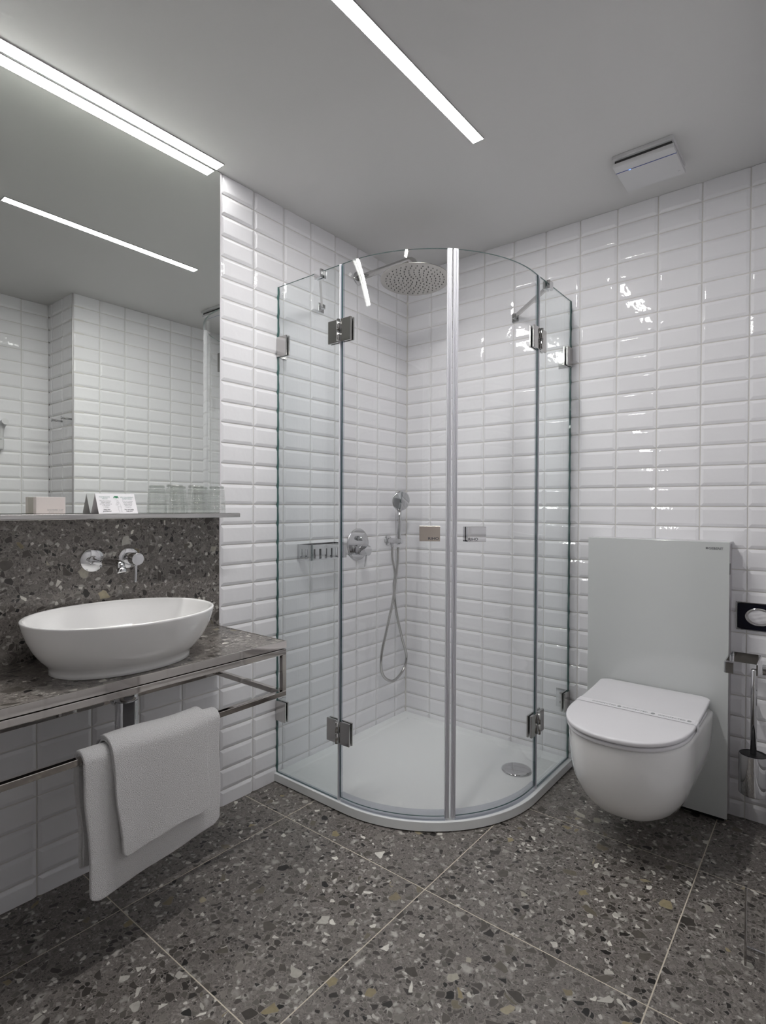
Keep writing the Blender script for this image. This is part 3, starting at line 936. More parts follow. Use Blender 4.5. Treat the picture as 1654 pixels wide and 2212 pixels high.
# clear bottom seals
def ribbon(name, path, z0, z1, th_, mat, parent, off=0.0):
    bm = bmesh.new(); rows = []
    for (x, y), (nx, ny) in path:
        h = th_ / 2
        rows.append([bm.verts.new((x + nx * (off + s_ * h), y + ny * (off + s_ * h), z_)) for s_, z_ in ((1, z0), (1, z1), (-1, z1), (-1, z0))])
    for a, b in zip(rows[:-1], rows[1:]):
        for i in range(4):
            j = (i + 1) % 4
            f = bm.faces.new((a[i], b[i], b[j], a[j]))
    bm.faces.new(rows[0]); bm.faces.new(rows[-1][::-1])
    return from_bm(name, bm, mat, parent)
ribbon('bottom_seal', arc_path(-90, MID - 2, 24, pre=((PX1 + 0.012, Y1), (0, -1))), 0.0362, GB + 0.032, 0.013, CLEARS, tA)
ribbon('bottom_seal', arc_path(MID + 2, 0, 24, post=((X2, PY2 - 0.012), (1, 0))), 0.0362, GB + 0.032, 0.013, CLEARS, tB)
ribbon('bottom_seal', [((0.012, Y1), (0, -1)), ((PX1 - 0.004, Y1), (0, -1))], 0.0354, GB + 0.004, 0.010, CLEARS, tL)
ribbon('bottom_seal', [((X2, PY2 + 0.004), (1, 0)), ((X2, -0.012), (1, 0))], 0.0354, GB + 0.004, 0.010, CLEARS, tR)
# central magnetic seals: ribbed translucent profiles on each door edge
def mag(th0, th1, parent):
    bm = bmesh.new()
    n = 4
    for i in range(n):
        a = th0 + (th1 - th0) * (i + 0.12) / n
        b = th0 + (th1 - th0) * (i + 0.72) / n
        d_ = 0.006 if i in (0, n - 1) else 0.0075
        pts = [arc_pt(a, d_), arc_pt(b, d_), arc_pt(b, -d_), arc_pt(a, -d_)]
        prism(bm, [(x, y, GB + 0.006) for x, y in pts], (0, 0, GT - GB - 0.006))
    a, b = th0 + 0.15, th1 - 0.15
    prism(bm, [(x, y, GB + 0.006) for x, y in [arc_pt(a, 0.0022), arc_pt(b, 0.0022), arc_pt(b, -0.0022), arc_pt(a, -0.0022)]], (0, 0, GT - GB - 0.007))
    return from_bm('magnetic_seal', bm, SEAL, parent)
mag(MID - 2.3, MID - 0.25, tA)
mag(MID + 0.25, MID + 2.3, tB)
# vertical seals at the hinge gaps
bm = bmesh.new(); box(bm, PX1 - 0.0045, PX1 + 0.0005, Y1 - 0.006, Y1 + 0.006, GB, GT)
from_bm('edge_seal', bm, SEAL, tL)
bm = bmesh.new(); box(bm, PX1 + 0.0015, PX1 + 0.012, Y1 - 0.005, Y1 + 0.005, GB + 0.012, GT - 0.002)
from_bm('edge_seal', bm, CLEARS, tA)
bm = bmesh.new(); box(bm, X2 - 0.006, X2 + 0.006, PY2 - 0.0005, PY2 + 0.0045, GB, GT)
from_bm('edge_seal', bm, SEAL, tR)
bm = bmesh.new(); box(bm, X2 - 0.005, X2 + 0.005, PY2 - 0.012, PY2 - 0.0015, GB + 0.012, GT - 0.002)
from_bm('edge_seal', bm, CLEARS, tB)
# wall sealing strips (wavy silicone against the bevelled tiles)
def wall_seal(parent, axis):
    bm = bmesh.new()
    n = 130
    pts = []
    for i in range(n + 1):
        z = GB + (GT - GB) * i / n
        pts.append((z, 0.0022 + 0.0016 * math.sin(2 * PI * (z - Z0) / TH)))
    for s_ in (-1, 1):
        pass
    rows = []
    for z, e in pts:
        if axis == 'x':
            rows.append([bm.verts.new((-0.0005, Y1 - 0.0035, z)), bm.verts.new((0.0045 + e, Y1 - 0.0035, z)), bm.verts.new((0.0045 + e, Y1 + 0.0035, z)), bm.verts.new((-0.0005, Y1 + 0.0035, z))])
        else:
            rows.append([bm.verts.new((X2 - 0.0035, 0.0005, z)), bm.verts.new((X2 - 0.0035, -0.0045 - e, z)), bm.verts.new((X2 + 0.0035, -0.0045 - e, z)), bm.verts.new((X2 + 0.0035, 0.0005, z))])
    for a, b in zip(rows[:-1], rows[1:]):
        for i in range(4):
            bm.faces.new((a[i], a[(i + 1) % 4], b[(i + 1) % 4], b[i]))
    bm.faces.new(rows[0]); bm.faces.new(rows[-1][::-1])
    return from_bm('wall_seal', bm, GLASS_E, parent)
wall_seal(tL, 'x'); wall_seal(tR, 'y')

# hinges (one leaf on the fixed panel, one leaf on the door, a barrel)
def hinge(z, side):
    W_, H_ = 0.050, 0.083
    if side == 'L':
        for par, xa, xb in ((tL, PX1 - W_ - 0.006, PX1 - 0.004), (tA, PX1 + 0.006, PX1 + W_ + 0.006)):
            h = bpy.data.objects.new('hinge_leaf', None)
            bm = bmesh.new()
            box(bm, xa, xb, Y1 - TG / 2 - 0.009, Y1 - TG / 2 - 0.0002, z - H_ / 2, z + H_ / 2, 0.0012)
            box(bm, xa, xb, Y1 + TG / 2 + 0.0002, Y1 + TG / 2 + 0.007, z - H_ / 2, z + H_ / 2, 0.0012)
            from_bm('hinge_leaf', bm, CHROME_D, par)
        bm = bmesh.new()
        cyl(bm, (PX1, Y1 - 0.016, z - H_ / 2 + 0.002), (PX1, Y1 - 0.016, z - 0.001), 0.0065, 20)
        cyl(bm, (PX1, Y1 - 0.016, z + 0.001), (PX1, Y1 - 0.016, z + H_ / 2 - 0.002), 0.0065, 20)
        from_bm('hinge_barrel', bm, CHROME_D, tA)
    else:
        for par, ya, yb in ((tR, PY2 + 0.004, PY2 + W_ + 0.006), (tB, PY2 - W_ - 0.006, PY2 - 0.006)):
            bm = bmesh.new()
            box(bm, X2 + TG / 2 + 0.0002, X2 + TG / 2 + 0.009, ya, yb, z - H_ / 2, z + H_ / 2, 0.0012)
            box(bm, X2 - TG / 2 - 0.007, X2 - TG / 2 - 0.0002, ya, yb, z - H_ / 2, z + H_ / 2, 0.0012)
            from_bm('hinge_leaf', bm, CHROME_D, par)
        bm = bmesh.new()
        cyl(bm, (X2 + 0.016, PY2, z - H_ / 2 + 0.002), (X2 + 0.016, PY2, z - 0.001), 0.0065, 20)
        cyl(bm, (X2 + 0.016, PY2, z + 0.001), (X2 + 0.016, PY2, z + H_ / 2 - 0.002), 0.0065, 20)
        from_bm('hinge_barrel', bm, CHROME_D, tB)
for z in (1.757, 0.290):
    hinge(z, 'L'); hinge(z, 'R')
# wall clamps
def clamp(z, side):
    H_ = 0.080
    bm = bmesh.new()
    if side == 'L':
        box(bm, 0.006, 0.062, Y1 - TG / 2 - 0.007, Y1 - TG / 2 - 0.0002, z - H_ / 2, z + H_ / 2, 0.001)
        box(bm, 0.006, 0.062, Y1 + TG / 2 + 0.0002, Y1 + TG / 2 + 0.007, z - H_ / 2, z + H_ / 2, 0.001)
        o = from_bm('wall_clamp', bm, CHROME_D, tL)
        bm = bmesh.new(); box(bm, 0.003, 0.0062, Y1 - 0.008, Y1 + 0.045, z - H_ / 2, z + H_ / 2, 0.001)
        from_bm('clamp_plate', bm, CHROME, o)
    else:
        box(bm, X2 + TG / 2 + 0.0002, X2 + TG / 2 + 0.007, -0.062, -0.006, z - H_ / 2, z + H_ / 2, 0.001)
        box(bm, X2 - TG / 2 - 0.007, X2 - TG / 2 - 0.0002, -0.062, -0.006, z - H_ / 2, z + H_ / 2, 0.001)
        o = from_bm('wall_clamp', bm, CHROME_D, tR)
        bm = bmesh.new(); box(bm, X2 - 0.052, X2 + 0.009, -0.0062, -0.003, z - H_ / 2, z + H_ / 2, 0.001)
        p_ = from_bm('clamp_plate', bm, CHROME, o)
        for dz in (-0.02, 0.02):
            bm = bmesh.new()
            lathe(bm, (X2 - 0.030, -0.0062, z + dz), (0, -1, 0), [(0.0060, 0), (0.0055, 0.0015), (0.0035, 0.0022), (0.0025, 0.0008)], 18)
            from_bm('screw', bm, CHROME_D, o)
for z in (1.757, 0.290):
    clamp(z, 'L'); clamp(z, 'R')
# top braces: clip on the glass, bar, wall bracket
def brace(par, clip, wall, side):
    bm = bmesh.new()
    c = Vector(clip); w_ = Vector(wall)
    d_ = (w_ - c).normalized()
    n_ = Vector((-d_.y, d_.x, 0))
    p0, p1 = c + d_ * 0.008, w_ - d_ * 0.012
    pts = [p0 + n_ * 0.0045, p0 - n_ * 0.0045, p1 - n_ * 0.0045, p1 + n_ * 0.0045]
    prism(bm, [(p.x, p.y, p.z - 0.008) for p in pts], (0, 0, 0.016))
    o = from_bm('brace_bar', bm, CHROME_D, par)
    bm = bmesh.new()
    if side == 'L':
        box(bm, clip[0] - 0.018, clip[0] + 0.018, Y1 - 0.014, Y1 - TG / 2 - 0.0002, GT - 0.026, GT + 0.006, 0.001)
        box(bm, clip[0] - 0.018, clip[0] + 0.018, Y1 + TG / 2 + 0.0002, Y1 + 0.014, GT - 0.026, GT + 0.006, 0.001)
        box(bm, clip[0] - 0.018, clip[0] + 0.018, Y1 - 0.006, Y1 + 0.006, GT + 0.0002, GT + 0.006)
    else:
        box(bm, X2 - 0.014, X2 - TG / 2 - 0.0002, clip[1] - 0.018, clip[1] + 0.018, GT - 0.026, GT + 0.006, 0.001)
        box(bm, X2 + TG / 2 + 0.0002, X2 + 0.014, clip[1] - 0.018, clip[1] + 0.018, GT - 0.026, GT + 0.006, 0.001)
        box(bm, X2 - 0.006, X2 + 0.006, clip[1] - 0.018, clip[1] + 0.018, GT + 0.0002, GT + 0.006)
    from_bm('brace_clip', bm, CHROME, o)
    bm = bmesh.new()
    if side == 'L':
        box(bm, 0.002, 0.007, wall[1] - 0.016, wall[1] + 0.016, wall[2] - 0.022, wall[2] + 0.018, 0.001)
        box(bm, 0.005, 0.024, wall[1] - 0.008, wall[1] + 0.008, wall[2] - 0.010, wall[2] + 0.010, 0.002)
    else:
        box(bm, wall[0] - 0.016, wall[0] + 0.016, -0.007, -0.002, wall[2] - 0.022, wall[2] + 0.018, 0.001)
        box(bm, wall[0] - 0.008, wall[0] + 0.008, -0.024, -0.005, wall[2] - 0.010, wall[2] + 0.010, 0.002)
    from_bm('brace_bracket', bm, CHROME, o)
brace(tL, (0.241, Y1, 1.986), (0.010, -0.640, 1.986), 'L')
brace(tR, (X2, -0.250, 1.986), (0.618, -0.010, 1.986), 'R')
# RIHO handle plates
def handle(par, th, z, face_mat, txt_dx, T_=0.013, name='door_handle'):
    t_ = math.radians(th)
    n_ = Vector((math.cos(t_), math.sin(t_), 0)); tg = Vector((-math.sin(t_), math.cos(t_), 0))
    c = Vector((*arc_pt(th), z))
    Mx = Matrix.Identity(4)
    for i in range(3):
        Mx[i][0], Mx[i][1], Mx[i][2], Mx[i][3] = tg[i], n_[i], (0, 0, 1)[i], c[i]
    W_, H_ = 0.070, 0.052
    bm = bmesh.new()
    box(bm, -W_ / 2, W_ / 2, 0.004, T_, -H_ / 2, H_ / 2, 0.0006, 1, M=Mx)
    box(bm, -W_ / 2, W_ / 2, -T_ - 0.001, -0.004, -H_ / 2, H_ / 2, 0.0006, 1, M=Mx)
    o = from_bm(name, bm, face_mat, par)
    p = c + n_ * (T_ + 0.0001) + tg * txt_dx - Vector((0, 0, H_ * 0.40))
    text('lettering', 'RIHO', 0.0125, p, tg, (0, 0, 1), INK, o, 'CENTER', 0.0001, 1.25, 0.0003)
    return o
handle(tA, -53.1, 1.025, BRUSHED, 0.0125)
handle(tB, -34.4, 1.0225, CHROME, -0.0145, 0.019)
# etched safety marks
round_mark('etched_mark', (0.034, Y1 - TG / 2 - 0.0004, 1.972), (1, 0, 0), (0, 0, 1), 0.0085, tL)
a_ = -88.5
round_mark('etched_mark', (GC[0] + (GR + TG / 2 + .0004) * math.cos(math.radians(a_)), GC[1] + (GR + TG / 2 + .0004) * math.sin(math.radians(a_)), 1.951), (1, 0, 0), (0, 0, 1), 0.006, tA)
round_mark('etched_mark', (X2 + TG / 2 + 0.0004, -0.040, 1.945), (0, 1, 0), (0, 0, 1), 0.0095, tR, INKL)

# ------------------------------------------------------------------ shower fittings
t = thing('rain_shower_head', 'large round brushed metal rain shower head on a wall arm', 'shower head', (0.0, -0.398, 2.19))
bm = bmesh.new(); lathe(bm, (0.0028, 0, 0), (1, 0, 0), [(0.030, 0), (0.030, 0.004), (0.028, 0.006), (0.012, 0.007)], 40)
from_bm('wall_flange', bm, CHROME, t)
HX, HZ = 0.335, -0.090
bm = bmesh.new()
pts = [(0.006, 0, 0.0), (0.15, 0, 0.003), (HX - 0.035, 0, 0.006)] + [(HX - 0.035 + 0.035 * math.sin(a), 0, 0.006 - 0.035 * (1 - math.cos(a))) for a in (0.4, 0.8, 1.2, 1.57)] + [(HX, 0, HZ + 0.026)]
tube(bm, pts, 0.0128, 20)
from_bm('arm', bm, CHROME_D, t)
bm = bmesh.new()
lathe(bm, (0, 0, 0), (0, 0, 1), [(0.149, 0.0), (0.150, 0.0008), (0.150, 0.0008), (0.150, 0.003), (0.150, 0.003), (0.146, 0.0045), (0.06, 0.0065), (0.03, 0.010), (0.024, 0.026), (0.015, 0.029)], 80)
hd = from_bm('head_disc', bm, simple('brushed_disc', (0.50, 0.485, 0.46), 0.30, 1.0), t)
bm = bmesh.new()
cnt = 0
for ring, n_ in ((0.018, 6), (0.036, 11), (0.054, 16), (0.072, 21), (0.090, 26), (0.108, 30), (0.126, 34)):
    for i in range(n_):
        a = 2 * PI * i / n_ + ring * 40
        lathe(bm, (ring * math.cos(a), ring * math.sin(a), 0.0002), (0, 0, -1), [(0.0021, 0), (0.0017, 0.0035), (0.0010, 0.0038)], 6)
nz = from_bm('nozzles', bm, RUBBER, hd)
nz['kind'] = 'stuff'
hd.location = (HX, 0, HZ)
tilt = Vector((math.sin(YAW), -math.cos(YAW), 0))      # leans slightly into the room
hd.rotation_mode = 'QUATERNION'
from mathutils import Quaternion
hd.rotation_quaternion = Quaternion(Vector((0, 0, 1)).cross(tilt).normalized(), math.radians(-4.0))

t = thing('shower_mixer', 'round chrome shower mixer plate with lever on the shower wall', 'shower mixer', (0.003, -0.390, 0.938))
bm = bmesh.new(); lathe(bm, (-0.0005, 0, 0), (1, 0, 0), [(0.0755, 0), (0.0755, 0.003), (0.074, 0.0055), (0.070, 0.0065)], 72)
from_bm('wall_plate', bm, CHROME, t)
bm = bmesh.new(); lathe(bm, (0.006, 0.004, 0.028), (1, 0, 0), [(0.0115, 0), (0.0115, 0.012), (0.0115, 0.012), (0.010, 0.013), (0.010, 0.022), (0.0085, 0.024)], 28)
from_bm('diverter_knob', bm, CHROME, t)
bm = bmesh.new(); lathe(bm, (0.006, 0.002, -0.027), (1, 0, 0), [(0.024, 0), (0.024, 0.022), (0.024, 0.022), (0.0225, 0.023), (0.0225, 0.025), (0.024, 0.026)], 44)
from_bm('mixer_body', bm, CHROME, t)
bm = bmesh.new(); lathe(bm, (0.032, 0.002, -0.027), (1, 0, 0), [(0.023, 0), (0.0235, 0.001), (0.0235, 0.001), (0.0235, 0.034), (0.0235, 0.034), (0.022, 0.0355)], 44)
k = from_bm('mixer_knob', bm, CHROME, t)
bm = bmesh.new(); cyl(bm, (0.055, 0.000, -0.048), (0.056, -0.012, -0.103), 0.0045, 16, bev=0.001)
from_bm('lever', bm, CHROME, k)

t = thing('hand_shower', 'slim chrome hand shower in its wall holder near the corner', 'hand shower', (0.003, -0.161, 0.946))
bm = bmesh.new()
lathe(bm, (-0.0005, 0, 0), (1, 0, 0), [(0.027, 0), (0.027, 0.003), (0.025, 0.006), (0.0135, 0.008), (0.0135, 0.008), (0.0135, 0.088), (0.0135, 0.088), (0.011, 0.090)], 36)
from_bm('wall_holder', bm, CHROME, t)
bm = bmesh.new(); cyl(bm, (0.030, 0, -0.010), (0.030, 0, -0.032), 0.0095, 20, bev=0.001)
from_bm('hose_outlet', bm, CHROME, t)
bm = bmesh.new()
lathe(bm, (0.070, 0.000, 0.010), (0.02, 0.016, 1), [(0.0085, -0.028), (0.0105, -0.02), (0.0105, 0.005), (0.0115, 0.012), (0.0125, 0.10), (0.0115, 0.150)], 24, sx=0.85)
from_bm('handle', bm, CHROME, t)
bm = bmesh.new()
hc = Vector((0.074, 0.012, 0.200))
na = Vector((0.92, -0.36, -0.12)).normalized()
lathe(bm, hc - na * 0.007, na, [(0.030, -0.004), (0.045, 0.0), (0.0495, 0.004), (0.0505, 0.008), (0.0495, 0.011), (0.046, 0.0125), (0.046, 0.0125), (0.010, 0.0135)], 48)
from_bm('spray_head', bm, CHROME, t)
bm = bmesh.new()
ly = -0.161; lz = 0.946; lx = 0.003
hp = [(0.030 + lx, -0.161, 0.914), (0.034, -0.160, 0.86), (0.050, -0.160, 0.78), (0.054, -0.174, 0.715), (0.050, -0.150, 0.60), (0.046, -0.095, 0.45), (0.042, -0.049, 0.345), (0.040, -0.075, 0.275),
      (0.040, -0.160, 0.240), (0.044, -0.245, 0.290), (0.050, -0.266, 0.385), (0.058, -0.232, 0.52), (0.066, -0.196, 0.65), (0.068, -0.180, 0.74), (0.070, -0.165, 0.84), (0.071, -0.162, 0.915)]
path = bez(hp, 26)
radii = [0.0064 + (0.0007 if i % 2 else -0.0003) for i in range(len(path))]
tube(bm, [(p.x - lx, p.y - ly, p.z - lz) for p in path], 0.0062, 14, radii=radii)
from_bm('hose', bm, CHROME_D, t)

# chrome soap basket
t = thing('soap_basket', 'chrome slotted soap basket on the shower wall behind the left glass', 'soap basket', (0.003, -0.665, 0.892))
D_, Wy, Hh = 0.082, 0.215, 0.065
bm = bmesh.new()
def slotted(bm, p0, ux, L_, H_, n, nrm_, tk=0.0015):
    """plate with n upright slots"""
    p0 = Vector(p0); ux = Vector(ux); nrm_ = Vector(nrm_)
    def pl(a, b, c, d_):
        q_ = [p0 + ux * a + Vector((0, 0, c)), p0 + ux * b + Vector((0, 0, c)), p0 + ux * b + Vector((0, 0, d_)), p0 + ux * a + Vector((0, 0, d_))]
        prism(bm, q_, nrm_ * tk)
    pl(0, L_, H_ * 0.72, H_); pl(0, L_, 0, H_ * 0.08)
    m_ = L_ / (n + 0.6)
    x_ = 0
    pl(0, m_ * 0.45, H_ * 0.08, H_ * 0.72)
    for i in range(n):
        s0 = m_ * (0.45 + i * 1.0) + m_ * 0.42
        s1 = s0 + m_ * 0.58
        pl(s0, s1 if i < n - 1 else L_, H_ * 0.08, H_ * 0.72)
slotted(bm, (D_, -Wy / 2, 0), (0, 1, 0), Wy, Hh, 6, (-1, 0, 0))
slotted(bm, (0.004, -Wy / 2, 0), (1, 0, 0), D_ - 0.004, Hh, 2, (0, 1, 0))
slotted(bm, (0.004, Wy / 2 - 0.0015, 0), (1, 0, 0), D_ - 0.004, Hh, 2, (0, 1, 0))
from_bm('basket_sides', bm, CHROME, t)
bm = bmesh.new(); box(bm, 0.0, 0.003, -Wy / 2, Wy / 2, 0, Hh, 0.0005)
from_bm('back_plate', bm, CHROME, t)
bm = bmesh.new()
for i in range(9):
    yy = -Wy / 2 + 0.006 + i * (Wy - 0.024) / 8
    box(bm, 0.003, D_ - 0.001, yy, yy + 0.011, 0.0, 0.0015)
from_bm('basket_floor', bm, CHROME, t)

# ------------------------------------------------------------------ toilet
PXL, PXR, PYF = 0.987, 1.477, -0.095
t = thing('cistern_panel', 'tall pale grey glass cistern panel standing behind the toilet', 'cistern', (1.232, 0, 0.0))
bm = bmesh.new(); box(bm, PXL - 1.232 + 0.004, PXR - 1.232 - 0.004, PYF + 0.006, -0.004, 0.022, 0.990, 0.001)
from_bm('side_frame', bm, ALU, t)
bm = bmesh.new(); box(bm, PXL - 1.232, PXR - 1.232, PYF, PYF + 0.006, 0.020, 0.997, 0.0015)
from_bm('glass_front', bm, PANELG, t)
bm = bmesh.new(); box(bm, PXL - 1.232, PXR - 1.232, PYF + 0.004, -0.004, 0.990, 0.997, 0.001)
from_bm('top_cover', bm, PLASTIC, t)
bm = bmesh.new(); box(bm, PXL - 1.232 + 0.012, PXR - 1.232 - 0.012, PYF + 0.025, -0.006, 0.0, 0.022)
from_bm('plinth', bm, BLACK, t)
bm = bmesh.new(); box(bm, PXR - 1.232 - 0.0045, PXR - 1.232 - 0.0025, -0.070, -0.050, 0.880, 0.920, 0.0005)
from_bm('side_button', bm, DARK, t)
o1 = text('lettering', 'GEBERIT', 0.0112, (1.412 - 1.232, PYF - 0.0002, 0.9695), (1, 0, 0), (0, 0, 1), INK, None, 'LEFT', 0.0001, 1.08, 0.00025)
bm = bmesh.new()
for r_ in range(3):
    for c_ in range(3):
        box(bm, 0.1715 + c_ * 0.0026, 0.1715 + c_ * 0.0026 + 0.0021, PYF - 0.0003, PYF, 0.9697 + r_ * 0.0026, 0.9697 + r_ * 0.0026 + 0.0021)
o2 = from_bm('dots', bm, INK)
join_parts([o1, o2], 'lettering', t, INK)

t = thing('wall_hung_toilet', 'white wall hung toilet with closed lid mounted on the cistern panel', 'toilet', (1.238, PYF + 0.001, 0.08))
def d_ring(bm, w_, yf, ys, z, yb=-0.0005, n=2.2, seg=30, wb=None, rc_=0.012, lift=0.0):
    """D outline: flat back at yb, sides to ys, rounded front to yf (local y)"""
    wb = wb if wb is not None else w_
    pts = []
    nb = 10
    rc_ = min(rc_, wb * 0.5)
    for i in range(7):
        a = PI - (PI / 2) * i / 6
        pts.append((-wb + rc_ + rc_ * math.cos(a), yb - rc_ + rc_ * math.sin(a)))
    for i in range(1, nb):
        pts.append((-(wb - rc_) + 2 * (wb - rc_) * i / nb, yb))
    for i in range(7):
        a = PI / 2 - (PI / 2) * i / 6
        pts.append((wb - rc_ + rc_ * math.cos(a), yb - rc_ + rc_ * math.sin(a)))
    ns = 9
    yb = yb - rc_
    for i in range(1, ns):
        s_ = i / ns
        e_ = s_ * s_ * (3 - 2 * s_)
        pts.append((wb + (w_ - wb) * e_, yb + (ys - yb) * s_))
    for i in range(seg + 1):
        a = PI * i / seg
        c, s = math.cos(a), math.sin(a)
        pts.append((w_ * math.copysign(abs(c) ** (2 / n), c), ys + (yf - ys) * abs(s) ** (2 / n)))
    for i in range(ns - 1, 0, -1):
        s_ = i / ns
        e_ = s_ * s_ * (3 - 2 * s_)
        pts.append((-(wb + (w_ - wb) * e_), yb + (ys - yb) * s_))
    out = []
    for x, y in pts:
        k_ = min(1, max(0, (y + 0.26) / 0.22)); k_ = k_ * k_
        out.append(bm.verts.new((x, y, z + lift * k_)))
    return out
bm = bmesh.new()
secs = [  # z, w, yf, ys, wb
    (0.015, 0.040, -0.270, -0.19, 0.050), (0.019, 0.080, -0.335, -0.20, 0.080), (0.029, 0.106, -0.382, -0.21, 0.105), (0.046, 0.128, -0.422, -0.22, 0.126),
    (0.071, 0.149, -0.464, -0.23, 0.150), (0.109, 0.167, -0.502, -0.25, 0.168), (0.156, 0.179, -0.531, -0.27, 0.182), (0.206, 0.185, -0.546, -0.28, 0.190),
    (0.256, 0.187, -0.553, -0.29, 0.194), (0.300, 0.187, -0.555, -0.30, 0.196), (0.312, 0.186, -0.554, -0.30, 0.195), (0.3165, 0.183, -0.551, -0.30, 0.192), (0.318, 0.178, -0.546, -0.30, 0.187)]
loft(bm, [d_ring(bm, w_, yf, ys, z, wb=wb) for z, w_, yf, ys, wb in secs], True, True)
from_bm('bowl', bm, CERAMIC, t)
def slab(nm, z0, z1, w_, yf, ys, yb, r_, mat, wb=None, n=2.2, rc_=0.03, lift=0.0):
    bm = bmesh.new()
    rr = [(r_, 0), (r_ * 0.4, r_ * 0.35), (0, r_), (0, (z1 - z0) - r_), (r_ * 0.3, (z1 - z0) - r_ * 0.3), (r_, z1 - z0)]
    rings = [d_ring(bm, w_ - i, yf + i, ys, z0 + h, yb=yb - i, wb=(wb or w_) - i, n=n, rc_=rc_ - i, lift=lift) for i, h in rr]
    base_ = [v.co.copy() for v in rings[-1]]
    for s_ in (0.97, 0.9, 0.8, 0.68, 0.55, 0.4, 0.25, 0.1):
        row = []
        for c_ in base_:
            x_, y_ = c_.x * s_, -0.28 + (c_.y + 0.28) * s_
            k_ = min(1, max(0, (y_ + 0.26) / 0.22)); k_ = k_ * k_
            row.append(bm.verts.new((x_, y_, z1 + lift * k_)))
        rings.append(row)
    loft(bm, rings, True, True)
    return from_bm(nm, bm, mat, t)
slab('seat', 0.3195, 0.333, 0.188, -0.563, -0.31, -0.055, 0.004, LIDP, n=2.3)
lid = slab('lid', 0.3365, 0.351, 0.1905, -0.570, -0.31, -0.006, 0.004, LIDP, wb=0.1895, n=2.3, rc_=0.034, lift=0.012)

for s_ in (-1, 1):
    bm = bmesh.new(); cyl(bm, (s_ * 0.075 - 0.02, -0.035, 0.328), (s_ * 0.075 + 0.02, -0.035, 0.328), 0.009, 16)
    from_bm('lid_hinge', bm, PLASTIC, t)

# paper band across the lid
t = thing('disinfection_band', 'white paper band printed with disinfected marks laid across the toilet lid', 'paper band', (1.238, -0.372, 0.4319))
bm = bmesh.new()
pts = [(-0.1925, -0.030)] + [(-0.192, -0.010), (-0.190, -0.0015), (-0.182, 0.0003), (0.182, 0.0003), (0.190, -0.0015), (0.192, -0.010), (0.1925, -0.030)]
for (a, b), (c, d_) in zip(pts[:-1], pts[1:]):
    q_ = [bm.verts.new(p) for p in ((a, -0.020, b), (c, -0.020, d_), (c, 0.020, d_), (a, 0.020, b))]
    bm.faces.new(q_)
bmesh.ops.remove_doubles(bm, verts=bm.verts, dist=1e-5)
o = from_bm('paper_strip', bm, BAND, t)
so = o.modifiers.new('thick', 'SOLIDIFY'); so.thickness = 0.0003; so.offset = 1
for k_, cx in enumerate((-0.099, 0.003, 0.116)):
    text('lettering', 'DISINFECTED', 0.0135, (cx, -0.004, 0.0009), (1, 0, 0), (0, 1, 0), INKL, t, 'CENTER', 0.0001, 1.0)
for cx in (-0.048, 0.059, 0.167):
    bm = bmesh.new()
    lathe(bm, (cx, 0.001, 0.0006), (0, 0, 1), [(0.0075, 0), (0.0075, 0.0003), (0.0058, 0.0003), (0.0058, 0.0001)], 26, sy=0.85)
    lathe(bm, (cx, 0.001, 0.0006), (0, 0, 1), [(0.0035, 0), (0.0035, 0.0003)], 16, sy=0.7)
    from_bm('round_emblem', bm, INKL, t)

# ------------------------------------------------------------------ tissue plate
t = thing('tissue_dispenser', 'chrome framed black tissue dispenser plate set in the wall right of the cistern', 'tissue dispenser', (1.557, 0, 0.731))
bm = bmesh.new()
hw, hh = 0.068, 0.050
for a in ((-hw, hw, hh - 0.003, hh), (-hw, hw, -hh, -hh + 0.003), (-hw, -hw + 0.003, -hh, hh), (hw - 0.003, hw, -hh, hh)):
    box(bm, a[0], a[1], -0.012, -0.002, a[2], a[3], 0.0008)
from_bm('chrome_frame', bm, CHROME, t)
bm = bmesh.new()
# plate with an oval opening
n = 48
o_ = []
i_ = []
for k_ in range(n):
    a = 2 * PI * (k_ + 0.5) / n
    c, s = math.cos(a), math.sin(a)
    m_ = max(abs(c) / (hw - 0.003), abs(s) / (hh - 0.003))
    o_.append(bm.verts.new((c / m_, -0.009, s / m_)))
    i_.append(bm.verts.new((0.041 * c, -0.009, 0.031 * s)))
for k_ in range(n):
    bm.faces.new((o_[k_], o_[(k_ + 1) % n], i_[(k_ + 1) % n], i_[k_]))
from_bm('black_plate', bm, BLACKG, t)
bm = bmesh.new()
for rr0, rr1, y0_, y1_ in ((0.0415, 0.0395, -0.0105, -0.0115), (0.0395, 0.0330, -0.0115, -0.0045)):
    a_r = [bm.verts.new((rr0 * math.cos(2 * PI * k_ / 48), y0_, rr0 * 0.757 * math.sin(2 * PI * k_ / 48))) for k_ in range(48)]
    b_r = [bm.verts.new((rr1 * math.cos(2 * PI * k_ / 48), y1_, rr1 * 0.757 * math.sin(2 * PI * k_ / 48))) for k_ in range(48)]
    for k_ in range(48):
        bm.faces.new((a_r[k_], a_r[(k_ + 1) % 48], b_r[(k_ + 1) % 48], b_r[k_])).smooth = True
from_bm('opening_ring', bm, CHROME_D, t)
rng = random.Random(5)
bm = bmesh.new()
bmesh.ops.create_icosphere(bm, subdivisions=4, radius=1)
for v in bm.verts:
    p = v.co
    cr = 0.10 * math.sin(7 * p.x + 3 * p.z) + 0.08 * math.sin(11 * p.z - 5 * p.x + 2) + 0.05 * math.sin(17 * p.x * p.z)
    v.co = Vector((p.x * 0.033 * (1 + cr * 0.1), -0.004 + p.y * 0.004 * (1 + 2.0 * cr), p.z * 0.0245 * (1 + cr * 0.1)))
from_bm('crumpled_tissue', bm, PAPER, t, True)

